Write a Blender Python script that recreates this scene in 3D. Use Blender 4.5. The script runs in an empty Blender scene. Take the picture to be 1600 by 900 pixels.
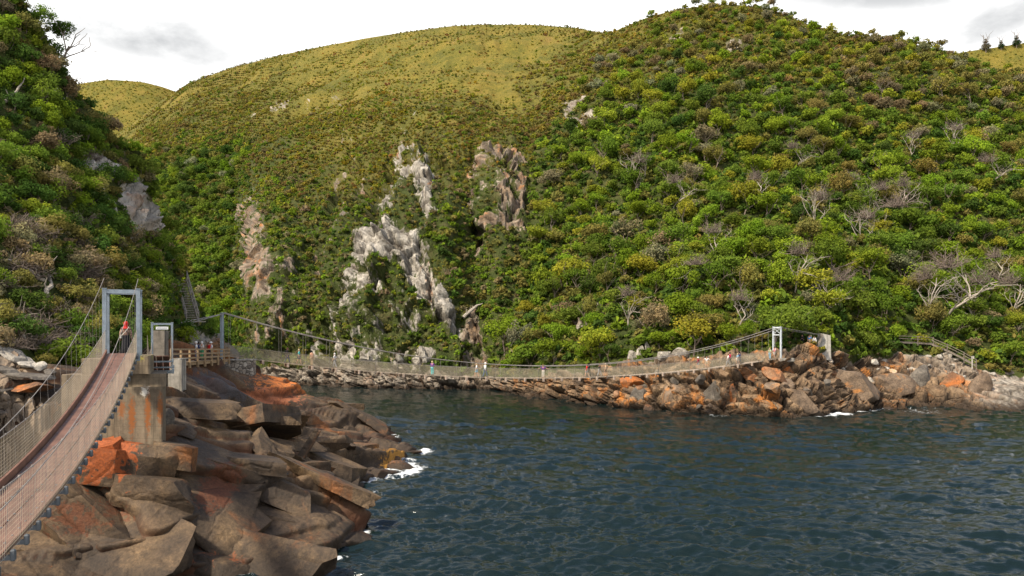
import bpy, bmesh, math, random
import numpy as np
from mathutils import Vector, Matrix, Euler
R = math.radians
scene = bpy.context.scene
COL = scene.collection

# ---------------------------------------------------------------- camera, sky, sun, exposure
F, EYE, HOR = 1256.0, 11.6, 520.0        # focal length (photo pixels), eye height, horizon row
cam_d = bpy.data.cameras.new('camera'); cam = bpy.data.objects.new('camera', cam_d); COL.objects.link(cam)
cam.location = (0, 0, EYE); cam.rotation_euler = (R(90), 0, 0)
cam_d.sensor_width = 36.0; cam_d.lens = 36.0 * F / 1600.0
cam_d.shift_y = (HOR - 450.0) / 1600.0
cam_d.clip_start = 0.2; cam_d.clip_end = 6000
scene.camera = cam

SUN_AZ = (-0.74, -0.67); SUN_EL = 48.0    # direction towards the sun
world = bpy.data.worlds.new('World'); scene.world = world; world.use_nodes = True
wn, wl = world.node_tree.nodes, world.node_tree.links
wn.clear()
def N(nodes, typ, **kw):
    n = nodes.new(typ)
    for k, v in kw.items():
        if k == 'inp':
            for i, x in v.items(): n.inputs[i].default_value = x
        else: setattr(n, k, v)
    return n
def ramp(nodes, stops):
    r = nodes.new('ShaderNodeValToRGB'); e = r.color_ramp.elements
    while len(e) < len(stops): e.new(0.5)
    for x, (p, c) in zip(e, stops): x.position = p; x.color = (*c, 1)
    return r
out = N(wn, 'ShaderNodeOutputWorld'); bg = N(wn, 'ShaderNodeBackground', inp={'Strength': 0.15})
sky = N(wn, 'ShaderNodeTexSky'); sky.sky_type = 'NISHITA'; sky.sun_disc = False
sky.sun_elevation = R(SUN_EL); sky.sun_rotation = math.atan2(SUN_AZ[0], SUN_AZ[1])
sky.air_density = 1.0; sky.dust_density = 2.2; sky.ozone_density = 0.8
tc = N(wn, 'ShaderNodeTexCoord')
sep = N(wn, 'ShaderNodeSeparateXYZ'); wl.new(tc.outputs['Generated'], sep.inputs[0])
# cloud sheet: direction projected on a plane overhead
zz = N(wn, 'ShaderNodeMath', operation='ADD', inp={1: 0.22}); wl.new(sep.outputs['Z'], zz.inputs[0])
zm = N(wn, 'ShaderNodeMath', operation='MAXIMUM', inp={1: 0.05}); wl.new(zz.outputs[0], zm.inputs[0])
dx = N(wn, 'ShaderNodeMath', operation='DIVIDE'); wl.new(sep.outputs['X'], dx.inputs[0]); wl.new(zm.outputs[0], dx.inputs[1])
dy = N(wn, 'ShaderNodeMath', operation='DIVIDE'); wl.new(sep.outputs['Y'], dy.inputs[0]); wl.new(zm.outputs[0], dy.inputs[1])
comb = N(wn, 'ShaderNodeCombineXYZ'); wl.new(dx.outputs[0], comb.inputs[0]); wl.new(dy.outputs[0], comb.inputs[1])
nz = N(wn, 'ShaderNodeTexNoise', inp={'Scale': 1.1, 'Detail': 7.0, 'Roughness': 0.55, 'Distortion': 0.35}); wl.new(comb.outputs[0], nz.inputs['Vector'])
# cover: nearly closed low over the hills, broken with blue higher up
cov = N(wn, 'ShaderNodeMapRange', inp={1: 0.37, 2: 0.52, 3: 0.62, 4: -0.11}); wl.new(sep.outputs['Z'], cov.inputs[0])
ad = N(wn, 'ShaderNodeMath', operation='ADD'); wl.new(nz.outputs['Fac'], ad.inputs[0]); wl.new(cov.outputs[0], ad.inputs[1])
cf = N(wn, 'ShaderNodeMapRange', interpolation_type='SMOOTHSTEP', inp={1: 0.42, 2: 0.72}); wl.new(ad.outputs[0], cf.inputs[0])
# grey undersides of three banks
def bank(u, v, su, sv, tilt):
    d = Vector(((u - 800) / F, 1, (HOR - v) / F)).normalized()
    r = Vector((1, 0, 0)); r = (r - d * r.dot(d)).normalized(); up = d.cross(r) * -1
    if up.z < 0: up = -up
    a = math.cos(R(tilt)); b = math.sin(R(tilt))
    e1 = r * a + up * b; e2 = up * a - r * b
    tot = None
    for e, s in ((e1, su / F), (e2, sv / F)):
        o = N(wn, 'ShaderNodeVectorMath', operation='SUBTRACT', inp={1: d}); wl.new(tc.outputs['Generated'], o.inputs[0])
        q = N(wn, 'ShaderNodeVectorMath', operation='DOT_PRODUCT', inp={1: e / s}); wl.new(o.outputs[0], q.inputs[0])
        p = N(wn, 'ShaderNodeMath', operation='MULTIPLY'); wl.new(q.outputs['Value'], p.inputs[0]); wl.new(q.outputs['Value'], p.inputs[1])
        if tot is None: tot = p
        else:
            t2 = N(wn, 'ShaderNodeMath', operation='ADD'); wl.new(tot.outputs[0], t2.inputs[0]); wl.new(p.outputs[0], t2.inputs[1]); tot = t2
    m = N(wn, 'ShaderNodeMapRange', interpolation_type='SMOOTHSTEP', inp={1: 1.6, 2: 0.0, 3: 0.0, 4: 1.0}); wl.new(tot.outputs[0], m.inputs[0])
    return m
bks = [bank(228, 54, 150, 38, -14), bank(1395, -20, 150, 34, 2), bank(1590, 14, 100, 26, 32)]
s1 = N(wn, 'ShaderNodeMath', operation='ADD'); wl.new(bks[0].outputs[0], s1.inputs[0]); wl.new(bks[1].outputs[0], s1.inputs[1])
s2 = N(wn, 'ShaderNodeMath', operation='ADD', use_clamp=True); wl.new(s1.outputs[0], s2.inputs[0]); wl.new(bks[2].outputs[0], s2.inputs[1])
nz2 = N(wn, 'ShaderNodeTexNoise', inp={'Scale': 5.0, 'Detail': 6.0, 'Roughness': 0.6}); wl.new(comb.outputs[0], nz2.inputs['Vector'])
nm = N(wn, 'ShaderNodeMapRange', inp={1: 0.30, 2: 0.6, 3: 0.45, 4: 1.0}); wl.new(nz2.outputs['Fac'], nm.inputs[0])
gm = N(wn, 'ShaderNodeMath', operation='MULTIPLY'); wl.new(s2.outputs[0], gm.inputs[0]); wl.new(nm.outputs[0], gm.inputs[1])
ccol = N(wn, 'ShaderNodeMix', data_type='RGBA'); lay = ramp(wn, [(0.36, (4.1, 4.1, 4.1)), (0.5, (5.6, 5.55, 5.5)), (0.62, (7.0, 6.95, 6.85))]); nz3 = N(wn, 'ShaderNodeTexNoise', inp={'Scale': 1.7, 'Detail': 5.0, 'Roughness': 0.5, 'Distortion': 0.3}); wl.new(comb.outputs[0], nz3.inputs['Vector']); wl.new(nz3.outputs['Fac'], lay.inputs[0]); wl.new(lay.outputs[0], ccol.inputs['A']); ccol.inputs['B'].default_value = (2.5, 2.55, 2.6, 1)
wl.new(gm.outputs[0], ccol.inputs['Factor'])
skm = N(wn, 'ShaderNodeMix', data_type='RGBA'); wl.new(cf.outputs[0], skm.inputs['Factor']); wl.new(sky.outputs[0], skm.inputs['A']); wl.new(ccol.outputs['Result'], skm.inputs['B'])
wl.new(skm.outputs['Result'], bg.inputs['Color']); wl.new(bg.outputs[0], out.inputs[0])

sun_d = bpy.data.lights.new('sun', 'SUN'); sun = bpy.data.objects.new('sun', sun_d); COL.objects.link(sun)
sun_d.energy = 3.9; sun_d.angle = R(4); sun_d.color = (1.0, 0.90, 0.74)
sd = Vector((SUN_AZ[0], SUN_AZ[1], math.tan(R(SUN_EL)) * math.hypot(*SUN_AZ))).normalized()
sun.rotation_euler = sd.to_track_quat('Z', 'Y').to_euler(); sun.location = (-60, -40, 120)
vs = scene.view_settings
scene.display_settings.display_device = 'sRGB'
vs.view_transform = 'Standard'; vs.look = 'None'; vs.exposure = 0.8; vs.gamma = 1.0; vs.use_curve_mapping = False
scene.cycles.max_bounces = 6; scene.cycles.diffuse_bounces = 2; scene.cycles.glossy_bounces = 2
scene.cycles.transmission_bounces = 2; scene.cycles.transparent_max_bounces = 4
scene.cycles.use_denoising = True

# ---------------------------------------------------------------- helpers
def at(u, v, D):
    """photo pixel at depth D -> world point"""
    return np.array([(u - 800.0) / F * D, D, EYE - (v - HOR) / F * D])
def px(p):
    return 800 + p[0] / p[1] * F, HOR - (p[2] - EYE) / p[1] * F

def _hash(ix, iy, iz, s):
    h = (ix.astype(np.int64) * 374761393 + iy.astype(np.int64) * 668265263 + iz.astype(np.int64) * 2147483647 + s * 1274126177) & 0x7fffffff
    h = ((h ^ (h >> 13)) * 1274126177) & 0x7fffffff
    h = ((h ^ (h >> 16)) * 668265263) & 0x7fffffff
    return ((h ^ (h >> 15)) & 0xffff) / 65535.0
def vnoise(p, seed=0):
    """value noise, p (n,3) -> (-1..1)"""
    i = np.floor(p); f = p - i; f = f * f * (3 - 2 * f)
    r = 0
    for a in (0, 1):
        wa = f[:, 0] if a else 1 - f[:, 0]
        for b in (0, 1):
            wb = f[:, 1] if b else 1 - f[:, 1]
            for c in (0, 1):
                wc = f[:, 2] if c else 1 - f[:, 2]
                r = r + wa * wb * wc * _hash(i[:, 0] + a, i[:, 1] + b, i[:, 2] + c, seed)
    return r * 2 - 1
def fbm(p, octv=4, seed=0, gain=0.5):
    r = 0; a = 1; t = 0; q = np.asarray(p, float)
    for k in range(octv):
        r = r + a * vnoise(q, seed + k * 17); t += a; a *= gain; q = q * 2.03 + 11.3
    return r / t
def voro(x, y, seed=0):
    """2D cells -> F1, F2, id rands (3), offset to the cell centre"""
    ix = np.floor(x); iy = np.floor(y)
    f1 = np.full(x.shape, 9.0); f2 = f1.copy(); cx = np.zeros_like(x); cy = np.zeros_like(x); jx = cx.copy(); jy = cx.copy()
    for a in (-1, 0, 1):
        for b in (-1, 0, 1):
            gx = ix + a; gy = iy + b; z0 = np.zeros_like(gx)
            px_ = gx + 0.1 + 0.8 * _hash(gx, gy, z0, seed); py_ = gy + 0.1 + 0.8 * _hash(gx, gy, z0 + 1, seed)
            d = np.hypot(px_ - x, py_ - y)
            n = d < f1
            f2 = np.where(n, f1, np.minimum(f2, d)); f1 = np.where(n, d, f1)
            jx = np.where(n, gx, jx); jy = np.where(n, gy, jy); cx = np.where(n, px_, cx); cy = np.where(n, py_, cy)
    z0 = np.zeros_like(jx)
    rs = [_hash(jx, jy, z0 + 2 + k, seed) for k in range(3)]
    return f1, f2, rs, x - cx, y - cy

def np_mesh(name, verts, faces, smooth=False):
    """verts (n,3), faces (m,k) equal-size"""
    verts = np.ascontiguousarray(verts, np.float32); faces = np.ascontiguousarray(faces, np.int32)
    me = bpy.data.meshes.new(name); m, k = faces.shape
    me.vertices.add(len(verts)); me.vertices.foreach_set('co', verts.ravel())
    me.loops.add(m * k); me.loops.foreach_set('vertex_index', faces.ravel())
    me.polygons.add(m); me.polygons.foreach_set('loop_start', np.arange(0, m * k, k, dtype=np.int32))
    me.update(calc_edges=True)
    me.polygons.foreach_set('use_smooth', np.full(m, smooth, bool))
    return me
def vattr(me, name, arr):
    if arr.ndim == 1:
        a = me.attributes.new(name, 'FLOAT', 'POINT'); a.data.foreach_set('value', np.ascontiguousarray(arr, np.float32))
    else:
        if arr.shape[1] == 3: arr = np.c_[arr, np.ones(len(arr))]
        a = me.attributes.new(name, 'FLOAT_COLOR', 'POINT'); a.data.foreach_set('color', np.ascontiguousarray(arr, np.float32).ravel())
def link(name, me, mat=None, parent=None, loc=(0, 0, 0)):
    o = bpy.data.objects.new(name, me); COL.objects.link(o)
    if mat and not me.materials: me.materials.append(mat)
    if parent is not None: o.parent = parent
    o.location = loc
    return o
def tag(o, label=None, cat=None, group=None, kind=None):
    if label: o['label'] = label
    if cat: o['category'] = cat
    if group: o['group'] = group
    if kind: o['kind'] = kind
    return o
def thing(name, label, cat, loc=(0, 0, 0), group=None, rz=0.0):
    o = bpy.data.objects.new(name, None); COL.objects.link(o); o.empty_display_size = 0.3
    o.location = loc; o.rotation_euler = (0, 0, rz)
    return tag(o, label, cat, group)

class MB:
    """collects shapes into one mesh"""
    def __init__(s): s.v = []; s.f = []
    def add(s, vs_, fs):
        n = len(s.v); s.v += [tuple(map(float, x)) for x in vs_]; s.f += [tuple(n + i for i in f) for f in fs]
    def box(s, c, size, M=None, bev=0.0):
        hx, hy, hz = (x / 2 for x in size); b = min(bev, hx * .9, hy * .9, hz * .9)
        if b <= 0:
            vs_ = [Vector((x * hx, y * hy, z * hz)) for x in (-1, 1) for y in (-1, 1) for z in (-1, 1)]
            fs = [(0, 1, 3, 2), (4, 6, 7, 5), (0, 4, 5, 1), (2, 3, 7, 6), (0, 2, 6, 4), (1, 5, 7, 3)]
        else:
            bm = bmesh.new(); bmesh.ops.create_cube(bm, size=1)
            for v in bm.verts: v.co = Vector((v.co.x * size[0], v.co.y * size[1], v.co.z * size[2]))
            bmesh.ops.bevel(bm, geom=bm.edges[:], offset=b, segments=1, affect='EDGES')
            bm.verts.index_update(); vs_ = [v.co.copy() for v in bm.verts]; fs = [tuple(v.index for v in f.verts) for f in bm.faces]; bm.free()
        if M is not None: vs_ = [M @ v for v in vs_]
        s.add([v + Vector(c) for v in vs_], fs)
    def beam(s, a, b, w, h):
        """box beam from a to b, w sideways, h in the upward sense"""
        a = Vector(a); b = Vector(b); d = b - a; L = d.length; d.normalize()
        up = Vector((0, 0, 1)) if abs(d.z) < 0.95 else Vector((0, 1, 0))
        r = d.cross(up).normalized(); up = r.cross(d)
        M = Matrix((r, d, up)).transposed()
        s.box((a + b) / 2, (w, L, h), M)
    def tube(s, pts, rad, n=6, cap=True):
        pts = [Vector(p) for p in pts]; k = len(pts)
        rad = [rad] * k if not hasattr(rad, '__len__') else rad
        vs_ = []; ref = None
        for i, p in enumerate(pts):
            d = (pts[min(i + 1, k - 1)] - pts[max(i - 1, 0)])
            if d.length < 1e-9: d = Vector((0, 0, 1))
            d.normalize()
            if ref is None:
                ref = d.cross(Vector((0, 0, 1)))
                if ref.length < 0.1: ref = d.cross(Vector((0, 1, 0)))
            ref = (ref - d * ref.dot(d)); ref.normalize(); q = d.cross(ref)
            for j in range(n):
                t = 2 * math.pi * j / n
                vs_.append(p + (ref * math.cos(t) + q * math.sin(t)) * rad[i])
        fs = [(i * n + j, i * n + (j + 1) % n, (i + 1) * n + (j + 1) % n, (i + 1) * n + j) for i in range(k - 1) for j in range(n)]
        if cap: fs += [tuple(range(n))[::-1], tuple((k - 1) * n + j for j in range(n))]
        s.add(vs_, fs)
    def build(s, name, mat, parent=None, org=(0, 0, 0), smooth=False):
        me = bpy.data.meshes.new(name); o_ = Vector(org)
        me.from_pydata([tuple(Vector(v) - o_) for v in s.v], [], s.f); me.update()
        if smooth: me.polygons.foreach_set('use_smooth', np.full(len(me.polygons), True))
        me.materials.append(mat)
        return link(name, me, None, parent)
def copy_tree(o, parent=None):
    c = o.copy(); COL.objects.link(c)
    if parent is not None: c.parent = parent
    for ch in list(o.children): copy_tree(ch, c)
    return c

# ---------------------------------------------------------------- materials
def mat_new(name):
    m = bpy.data.materials.new(name); m.use_nodes = True; nt = m.node_tree; nt.nodes.clear()
    o = nt.nodes.new('ShaderNodeOutputMaterial'); return m, nt.nodes, nt.links, o
def simple_mat(name, col, rough=0.6, metal=0.0, var=0.25, scale=3.0, bump=0.0, bscale=20.0, spec=0.4):
    """plain material with soft procedural variation of its colour and a fine bump"""
    m, n, l, o = mat_new(name)
    b = N(n, 'ShaderNodeBsdfPrincipled', inp={'Roughness': rough, 'Metallic': metal, 'Specular IOR Level': spec})
    t = N(n, 'ShaderNodeTexCoord'); z = N(n, 'ShaderNodeTexNoise', inp={'Scale': scale, 'Detail': 5.0, 'Roughness': 0.6}); l.new(t.outputs['Object'], z.inputs['Vector'])
    c0 = tuple(x * (1 - var) for x in col); c1 = tuple(min(1, x * (1 + var)) for x in col)
    r = ramp(n, [(0.3, c0), (0.7, c1)]); l.new(z.outputs['Fac'], r.inputs[0]); l.new(r.outputs[0], b.inputs['Base Color'])
    if bump:
        z2 = N(n, 'ShaderNodeTexNoise', inp={'Scale': bscale, 'Detail': 4.0}); l.new(t.outputs['Object'], z2.inputs['Vector'])
        bp = N(n, 'ShaderNodeBump', inp={'Strength': bump, 'Distance': 0.05}); l.new(z2.outputs['Fac'], bp.inputs['Height']); l.new(bp.outputs[0], b.inputs['Normal'])
    l.new(b.outputs[0], o.inputs[0]); return m
def cloth_mat():
    m, n, l, o = mat_new('cloth')
    b = N(n, 'ShaderNodeBsdfPrincipled', inp={'Roughness': 0.85, 'Specular IOR Level': 0.2})
    oi = N(n, 'ShaderNodeObjectInfo'); t = N(n, 'ShaderNodeTexCoord')
    z = N(n, 'ShaderNodeTexNoise', inp={'Scale': 14.0, 'Detail': 3.0}); l.new(t.outputs['Object'], z.inputs['Vector'])
    r = ramp(n, [(0.3, (0.7, 0.7, 0.7)), (0.7, (1.15, 1.15, 1.15))]); l.new(z.outputs['Fac'], r.inputs[0])
    mx = N(n, 'ShaderNodeMix', data_type='RGBA', blend_type='MULTIPLY', inp={'Factor': 1.0}); l.new(oi.outputs['Color'], mx.inputs['A']); l.new(r.outputs[0], mx.inputs['B'])
    l.new(mx.outputs['Result'], b.inputs['Base Color']); l.new(b.outputs[0], o.inputs[0]); return m
def foliage_mat(name, src):
    """leaf colour from the object ('object') or from the mesh's own colour attribute"""
    m, n, l, o = mat_new(name)
    if src == 'object': c = N(n, 'ShaderNodeObjectInfo').outputs['Color']
    else: c = N(n, 'ShaderNodeAttribute', attribute_name='col').outputs['Color']
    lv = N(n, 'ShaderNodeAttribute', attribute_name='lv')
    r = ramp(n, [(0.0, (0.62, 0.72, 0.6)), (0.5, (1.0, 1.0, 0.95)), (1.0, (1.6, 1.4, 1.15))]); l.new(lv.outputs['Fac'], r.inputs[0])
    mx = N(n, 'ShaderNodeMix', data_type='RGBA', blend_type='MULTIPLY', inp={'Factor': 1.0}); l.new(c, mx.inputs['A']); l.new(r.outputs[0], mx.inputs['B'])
    d = N(n, 'ShaderNodeBsdfDiffuse'); tr = N(n, 'ShaderNodeBsdfTranslucent'); ms = N(n, 'ShaderNodeMixShader', inp={0: 0.38})
    l.new(mx.outputs['Result'], d.inputs[0]); l.new(mx.outputs['Result'], tr.inputs[0]); l.new(d.outputs[0], ms.inputs[1]); l.new(tr.outputs[0], ms.inputs[2])
    l.new(ms.outputs[0], o.inputs[0]); return m
# ---------------------------------------------------------------- rock and ground materials
def rock_nodes(n, l, pos, tint, warm, wet=True, stretch=(1, 1, 1), seed=0.0, orange=0.5, bumpd=0.25, scale=1.0, extra=None):
    """returns (colour socket, normal socket): tint = three base tones, warm = orange stain colour"""
    mp = N(n, 'ShaderNodeMapping'); mp.inputs['Scale'].default_value = tuple(s * scale for s in stretch); mp.inputs['Location'].default_value = (seed, seed * .7, seed * .3)
    l.new(pos, mp.inputs['Vector'])
    z1 = N(n, 'ShaderNodeTexNoise', inp={'Scale': 0.35, 'Detail': 8.0, 'Roughness': 0.62, 'Distortion': 0.6}); l.new(mp.outputs[0], z1.inputs['Vector'])
    r1 = ramp(n, [(0.30, tint[0]), (0.48, tint[1]), (0.68, tint[2])]); l.new(z1.outputs['Fac'], r1.inputs[0])
    z2 = N(n, 'ShaderNodeTexNoise', inp={'Scale': 0.16, 'Detail': 7.0, 'Roughness': 0.65, 'Distortion': 1.0}); l.new(mp.outputs[0], z2.inputs['Vector'])
    m2 = N(n, 'ShaderNodeMapRange', interpolation_type='SMOOTHSTEP', inp={1: 0.62 - 0.16 * orange, 2: 0.72 - 0.1 * orange}); l.new(z2.outputs['Fac'], m2.inputs[0])
    c = N(n, 'ShaderNodeMix', data_type='RGBA'); l.new(m2.outputs[0], c.inputs['Factor']); l.new(r1.outputs[0], c.inputs['A']); c.inputs['B'].default_value = (*warm, 1)
    # fine speckle and streaks
    z3 = N(n, 'ShaderNodeTexNoise', inp={'Scale': 2.4, 'Detail': 5.0, 'Roughness': 0.58}); l.new(mp.outputs[0], z3.inputs['Vector'])
    r3 = ramp(n, [(0.28, (0.55, 0.55, 0.55)), (0.5, (0.95, 0.95, 0.95)), (0.75, (1.35, 1.32, 1.28))]); l.new(z3.outputs['Fac'], r3.inputs[0])
    c2 = N(n, 'ShaderNodeMix', data_type='RGBA', blend_type='MULTIPLY', inp={'Factor': 0.85}); l.new(c.outputs['Result'], c2.inputs['A']); l.new(r3.outputs[0], c2.inputs['B'])
    col = c2.outputs['Result']
    if wet:   # dark weed line just over the water
        sx = N(n, 'ShaderNodeSeparateXYZ'); l.new(pos, sx.inputs[0])
        w = N(n, 'ShaderNodeMath', operation='MULTIPLY_ADD', inp={1: 1.6, 2: -0.8}); l.new(z3.outputs['Fac'], w.inputs[0])
        a = N(n, 'ShaderNodeMath', operation='ADD'); l.new(w.outputs[0], a.inputs[0]); l.new(sx.outputs['Z'], a.inputs[1])
        mw = N(n, 'ShaderNodeMapRange', inp={1: 0.35, 2: 1.5, 3: 0.95, 4: 0.0}); l.new(a.outputs[0], mw.inputs[0])
        c3 = N(n, 'ShaderNodeMix', data_type='RGBA'); l.new(mw.outputs[0], c3.inputs['Factor']); l.new(col, c3.inputs['A']); c3.inputs['B'].default_value = (0.030, 0.020, 0.012, 1)
        col = c3.outputs['Result']
    # bump: noise + cracks
    vo = N(n, 'ShaderNodeTexVoronoi', feature='DISTANCE_TO_EDGE', inp={'Scale': 0.55}); 
    dm = N(n, 'ShaderNodeVectorMath', operation='ADD'); sc = N(n, 'ShaderNodeVectorMath', operation='SCALE', inp={'Scale': 0.9})
    l.new(z1.outputs['Color'], sc.inputs[0]); l.new(mp.outputs[0], dm.inputs[0]); l.new(sc.outputs[0], dm.inputs[1]); l.new(dm.outputs[0], vo.inputs['Vector'])
    ck = N(n, 'ShaderNodeMapRange', inp={1: 0.0, 2: 0.07, 3: -0.5, 4: 0.0}); l.new(vo.outputs['Distance'], ck.inputs[0])
    h = N(n, 'ShaderNodeMath', operation='ADD'); l.new(z3.outputs['Fac'], h.inputs[0]); l.new(ck.outputs[0], h.inputs[1])
    bp = N(n, 'ShaderNodeBump', inp={'Strength': 0.6, 'Distance': bumpd}); l.new(h.outputs[0], bp.inputs['Height'])
    return col, bp.outputs[0], z1, z3
def blob_mask(n, l, pos, c, r, noise, soft=0.5):
    """a patch with a ragged edge round the world point c"""
    d = N(n, 'ShaderNodeVectorMath', operation='SUBTRACT', inp={1: tuple(c)}); l.new(pos, d.inputs[0])
    s = N(n, 'ShaderNodeVectorMath', operation='MULTIPLY', inp={1: tuple(1 / x for x in r)}); l.new(d.outputs[0], s.inputs[0])
    q = N(n, 'ShaderNodeVectorMath', operation='LENGTH'); l.new(s.outputs[0], q.inputs[0])
    a = N(n, 'ShaderNodeMath', operation='MULTIPLY_ADD', inp={1: 3.6, 2: -1.8}); l.new(noise, a.inputs[0])
    b = N(n, 'ShaderNodeMath', operation='ADD'); l.new(q.outputs['Value'], b.inputs[0]); l.new(a.outputs[0], b.inputs[1])
    m = N(n, 'ShaderNodeMapRange', interpolation_type='SMOOTHSTEP', inp={1: 1.0 - soft / 2, 2: 1.0 + soft / 2, 3: 1.0, 4: 0.0}); l.new(b.outputs[0], m.inputs[0])
    return m.outputs[0]
def over(n, l, col, fac, c, mul=1.0):
    x = N(n, 'ShaderNodeMix', data_type='RGBA'); x.inputs['B'].default_value = (*c, 1)
    if mul != 1.0:
        k = N(n, 'ShaderNodeMath', operation='MULTIPLY', inp={1: mul}); l.new(fac, k.inputs[0]); fac = k.outputs[0]
    l.new(fac, x.inputs['Factor']); l.new(col, x.inputs['A']); return x.outputs['Result']
def rock_mat(name, tint, warm, rough=0.75, patches=(), joint=False, **kw):
    m, n, l, o = mat_new(name)
    g = N(n, 'ShaderNodeNewGeometry'); b = N(n, 'ShaderNodeBsdfPrincipled', inp={'Roughness': rough, 'Specular IOR Level': 0.35})
    col, nor, z1, z3 = rock_nodes(n, l, g.outputs['Position'], tint, warm, **kw)
    zp = N(n, 'ShaderNodeTexNoise', inp={'Scale': 1.9, 'Detail': 9.0, 'Roughness': .68, 'Distortion': .8}); l.new(g.outputs['Position'], zp.inputs['Vector'])
    for c, r, cc, mul in patches: col = over(n, l, col, blob_mask(n, l, g.outputs['Position'], c, r, zp.outputs['Fac'], .3), cc, mul)
    zg = N(n, 'ShaderNodeTexNoise', inp={'Scale': 8.0, 'Detail': 7.0, 'Roughness': .72}); l.new(g.outputs['Position'], zg.inputs['Vector']); rg = ramp(n, [(.3, (.45, .43, .42)), (.5, (1, 1, 1)), (.68, (1.45, 1.42, 1.35))]); l.new(zg.outputs['Fac'], rg.inputs[0])
    mg = N(n, 'ShaderNodeMix', data_type='RGBA', blend_type='MULTIPLY', inp={'Factor': .9}); l.new(col, mg.inputs['A']); l.new(rg.outputs[0], mg.inputs['B']); col = mg.outputs['Result']
    bp2 = N(n, 'ShaderNodeBump', inp={'Strength': .8, 'Distance': .05}); l.new(zg.outputs['Fac'], bp2.inputs['Height']); l.new(nor, bp2.inputs['Normal']); nor = bp2.outputs[0]
    if joint:      # iron-stained joints
        ja = N(n, 'ShaderNodeAttribute', attribute_name='joint'); col = over(n, l, col, ja.outputs['Fac'], (.085, .028, .010), .8)
    l.new(col, b.inputs['Base Color']); l.new(nor, b.inputs['Normal']); l.new(b.outputs[0], o.inputs[0]); return m

def hill_mat():
    """slope: scrubby ground with the bare rock where the mesh's 'rock' attribute says so; 'gold' = dry grass upland"""
    m, n, l, o = mat_new('hillside_ground')
    g = N(n, 'ShaderNodeNewGeometry'); P = g.outputs['Position']
    b = N(n, 'ShaderNodeBsdfPrincipled', inp={'Roughness': 0.9, 'Specular IOR Level': 0.15})
    rw, nr, z1, z3 = rock_nodes(n, l, P, ((0.10, 0.09, 0.072), (0.28, 0.255, 0.212), (0.46, 0.42, 0.355)), (0.34, 0.17, 0.08), stretch=(1, .6, .4), orange=0.1, bumpd=0.6, scale=0.8)
    rb, nb, _, _ = rock_nodes(n, l, P, ((0.055, 0.042, 0.032), (0.16, 0.105, 0.062), (0.29, 0.20, 0.12)), (0.38, 0.145, 0.032), stretch=(1, 1, .7), orange=0.68, bumpd=0.5, scale=1.3, seed=5.0)
    warm = N(n, 'ShaderNodeAttribute', attribute_name='warm'); rock = N(n, 'ShaderNodeAttribute', attribute_name='rock'); gold = N(n, 'ShaderNodeAttribute', attribute_name='gold')
    rc = N(n, 'ShaderNodeMix', data_type='RGBA'); l.new(warm.outputs['Fac'], rc.inputs['Factor']); l.new(rw, rc.inputs['A']); l.new(rb, rc.inputs['B'])
    hj = N(n, 'ShaderNodeAttribute', attribute_name='joint'); rcol = over(n, l, rc.outputs['Result'], hj.outputs['Fac'], (.045, .034, .025), .85)  # crevice shade painted in: rock colour darkened along the joints
    # ground
    za = N(n, 'ShaderNodeTexNoise', inp={'Scale': 0.25, 'Detail': 9.0, 'Roughness': 0.7}); l.new(P, za.inputs['Vector'])
    gr = ramp(n, [(0.3, (0.018, 0.026, 0.006)), (0.5, (0.040, 0.050, 0.011)), (0.72, (0.085, 0.072, 0.03))]); l.new(za.outputs['Fac'], gr.inputs[0])
    zb = N(n, 'ShaderNodeTexNoise', inp={'Scale': 0.05, 'Detail': 12.0, 'Roughness': 0.78, 'Distortion': 0.4}); l.new(P, zb.inputs['Vector'])
    go = ramp(n, [(0.32, (0.050, 0.055, 0.012)), (0.45, (0.105, 0.096, 0.016)), (0.57, (0.16, 0.125, 0.022)), (0.72, (0.185, 0.115, 0.036))]); l.new(zb.outputs['Fac'], go.inputs[0])
    zf = N(n, 'ShaderNodeTexNoise', inp={'Scale': 1.1, 'Detail': 6.0, 'Roughness': .7}); l.new(P, zf.inputs['Vector']); rf_ = ramp(n, [(.3, (.55, .62, .6)), (.5, (1, 1, 1)), (.7, (1.35, 1.25, 1.2))]); l.new(zf.outputs['Fac'], rf_.inputs[0]); gx_ = N(n, 'ShaderNodeMix', data_type='RGBA', blend_type='MULTIPLY', inp={'Factor': 1.0}); l.new(go.outputs[0], gx_.inputs['A']); l.new(rf_.outputs[0], gx_.inputs['B'])
    vc = N(n, 'ShaderNodeMix', data_type='RGBA'); l.new(gold.outputs['Fac'], vc.inputs['Factor']); l.new(gr.outputs[0], vc.inputs['A']); l.new(gx_.outputs['Result'], vc.inputs['B'])
    # sharp ragged rock edge
    a = N(n, 'ShaderNodeMath', operation='MULTIPLY_ADD', inp={1: 0.9, 2: -0.45}); l.new(z3.outputs['Fac'], a.inputs[0])
    s = N(n, 'ShaderNodeMath', operation='ADD'); l.new(a.outputs[0], s.inputs[0]); l.new(rock.outputs['Fac'], s.inputs[1])
    rm = N(n, 'ShaderNodeMapRange', inp={1: 0.42, 2: 0.58}); l.new(s.outputs[0], rm.inputs[0])
    c = N(n, 'ShaderNodeMix', data_type='RGBA'); l.new(rm.outputs[0], c.inputs['Factor']); l.new(vc.outputs['Result'], c.inputs['A']); l.new(rcol, c.inputs['B'])
    l.new(c.outputs['Result'], b.inputs['Base Color']); l.new(nb, b.inputs['Normal']); l.new(b.outputs[0], o.inputs[0]); return m

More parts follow.
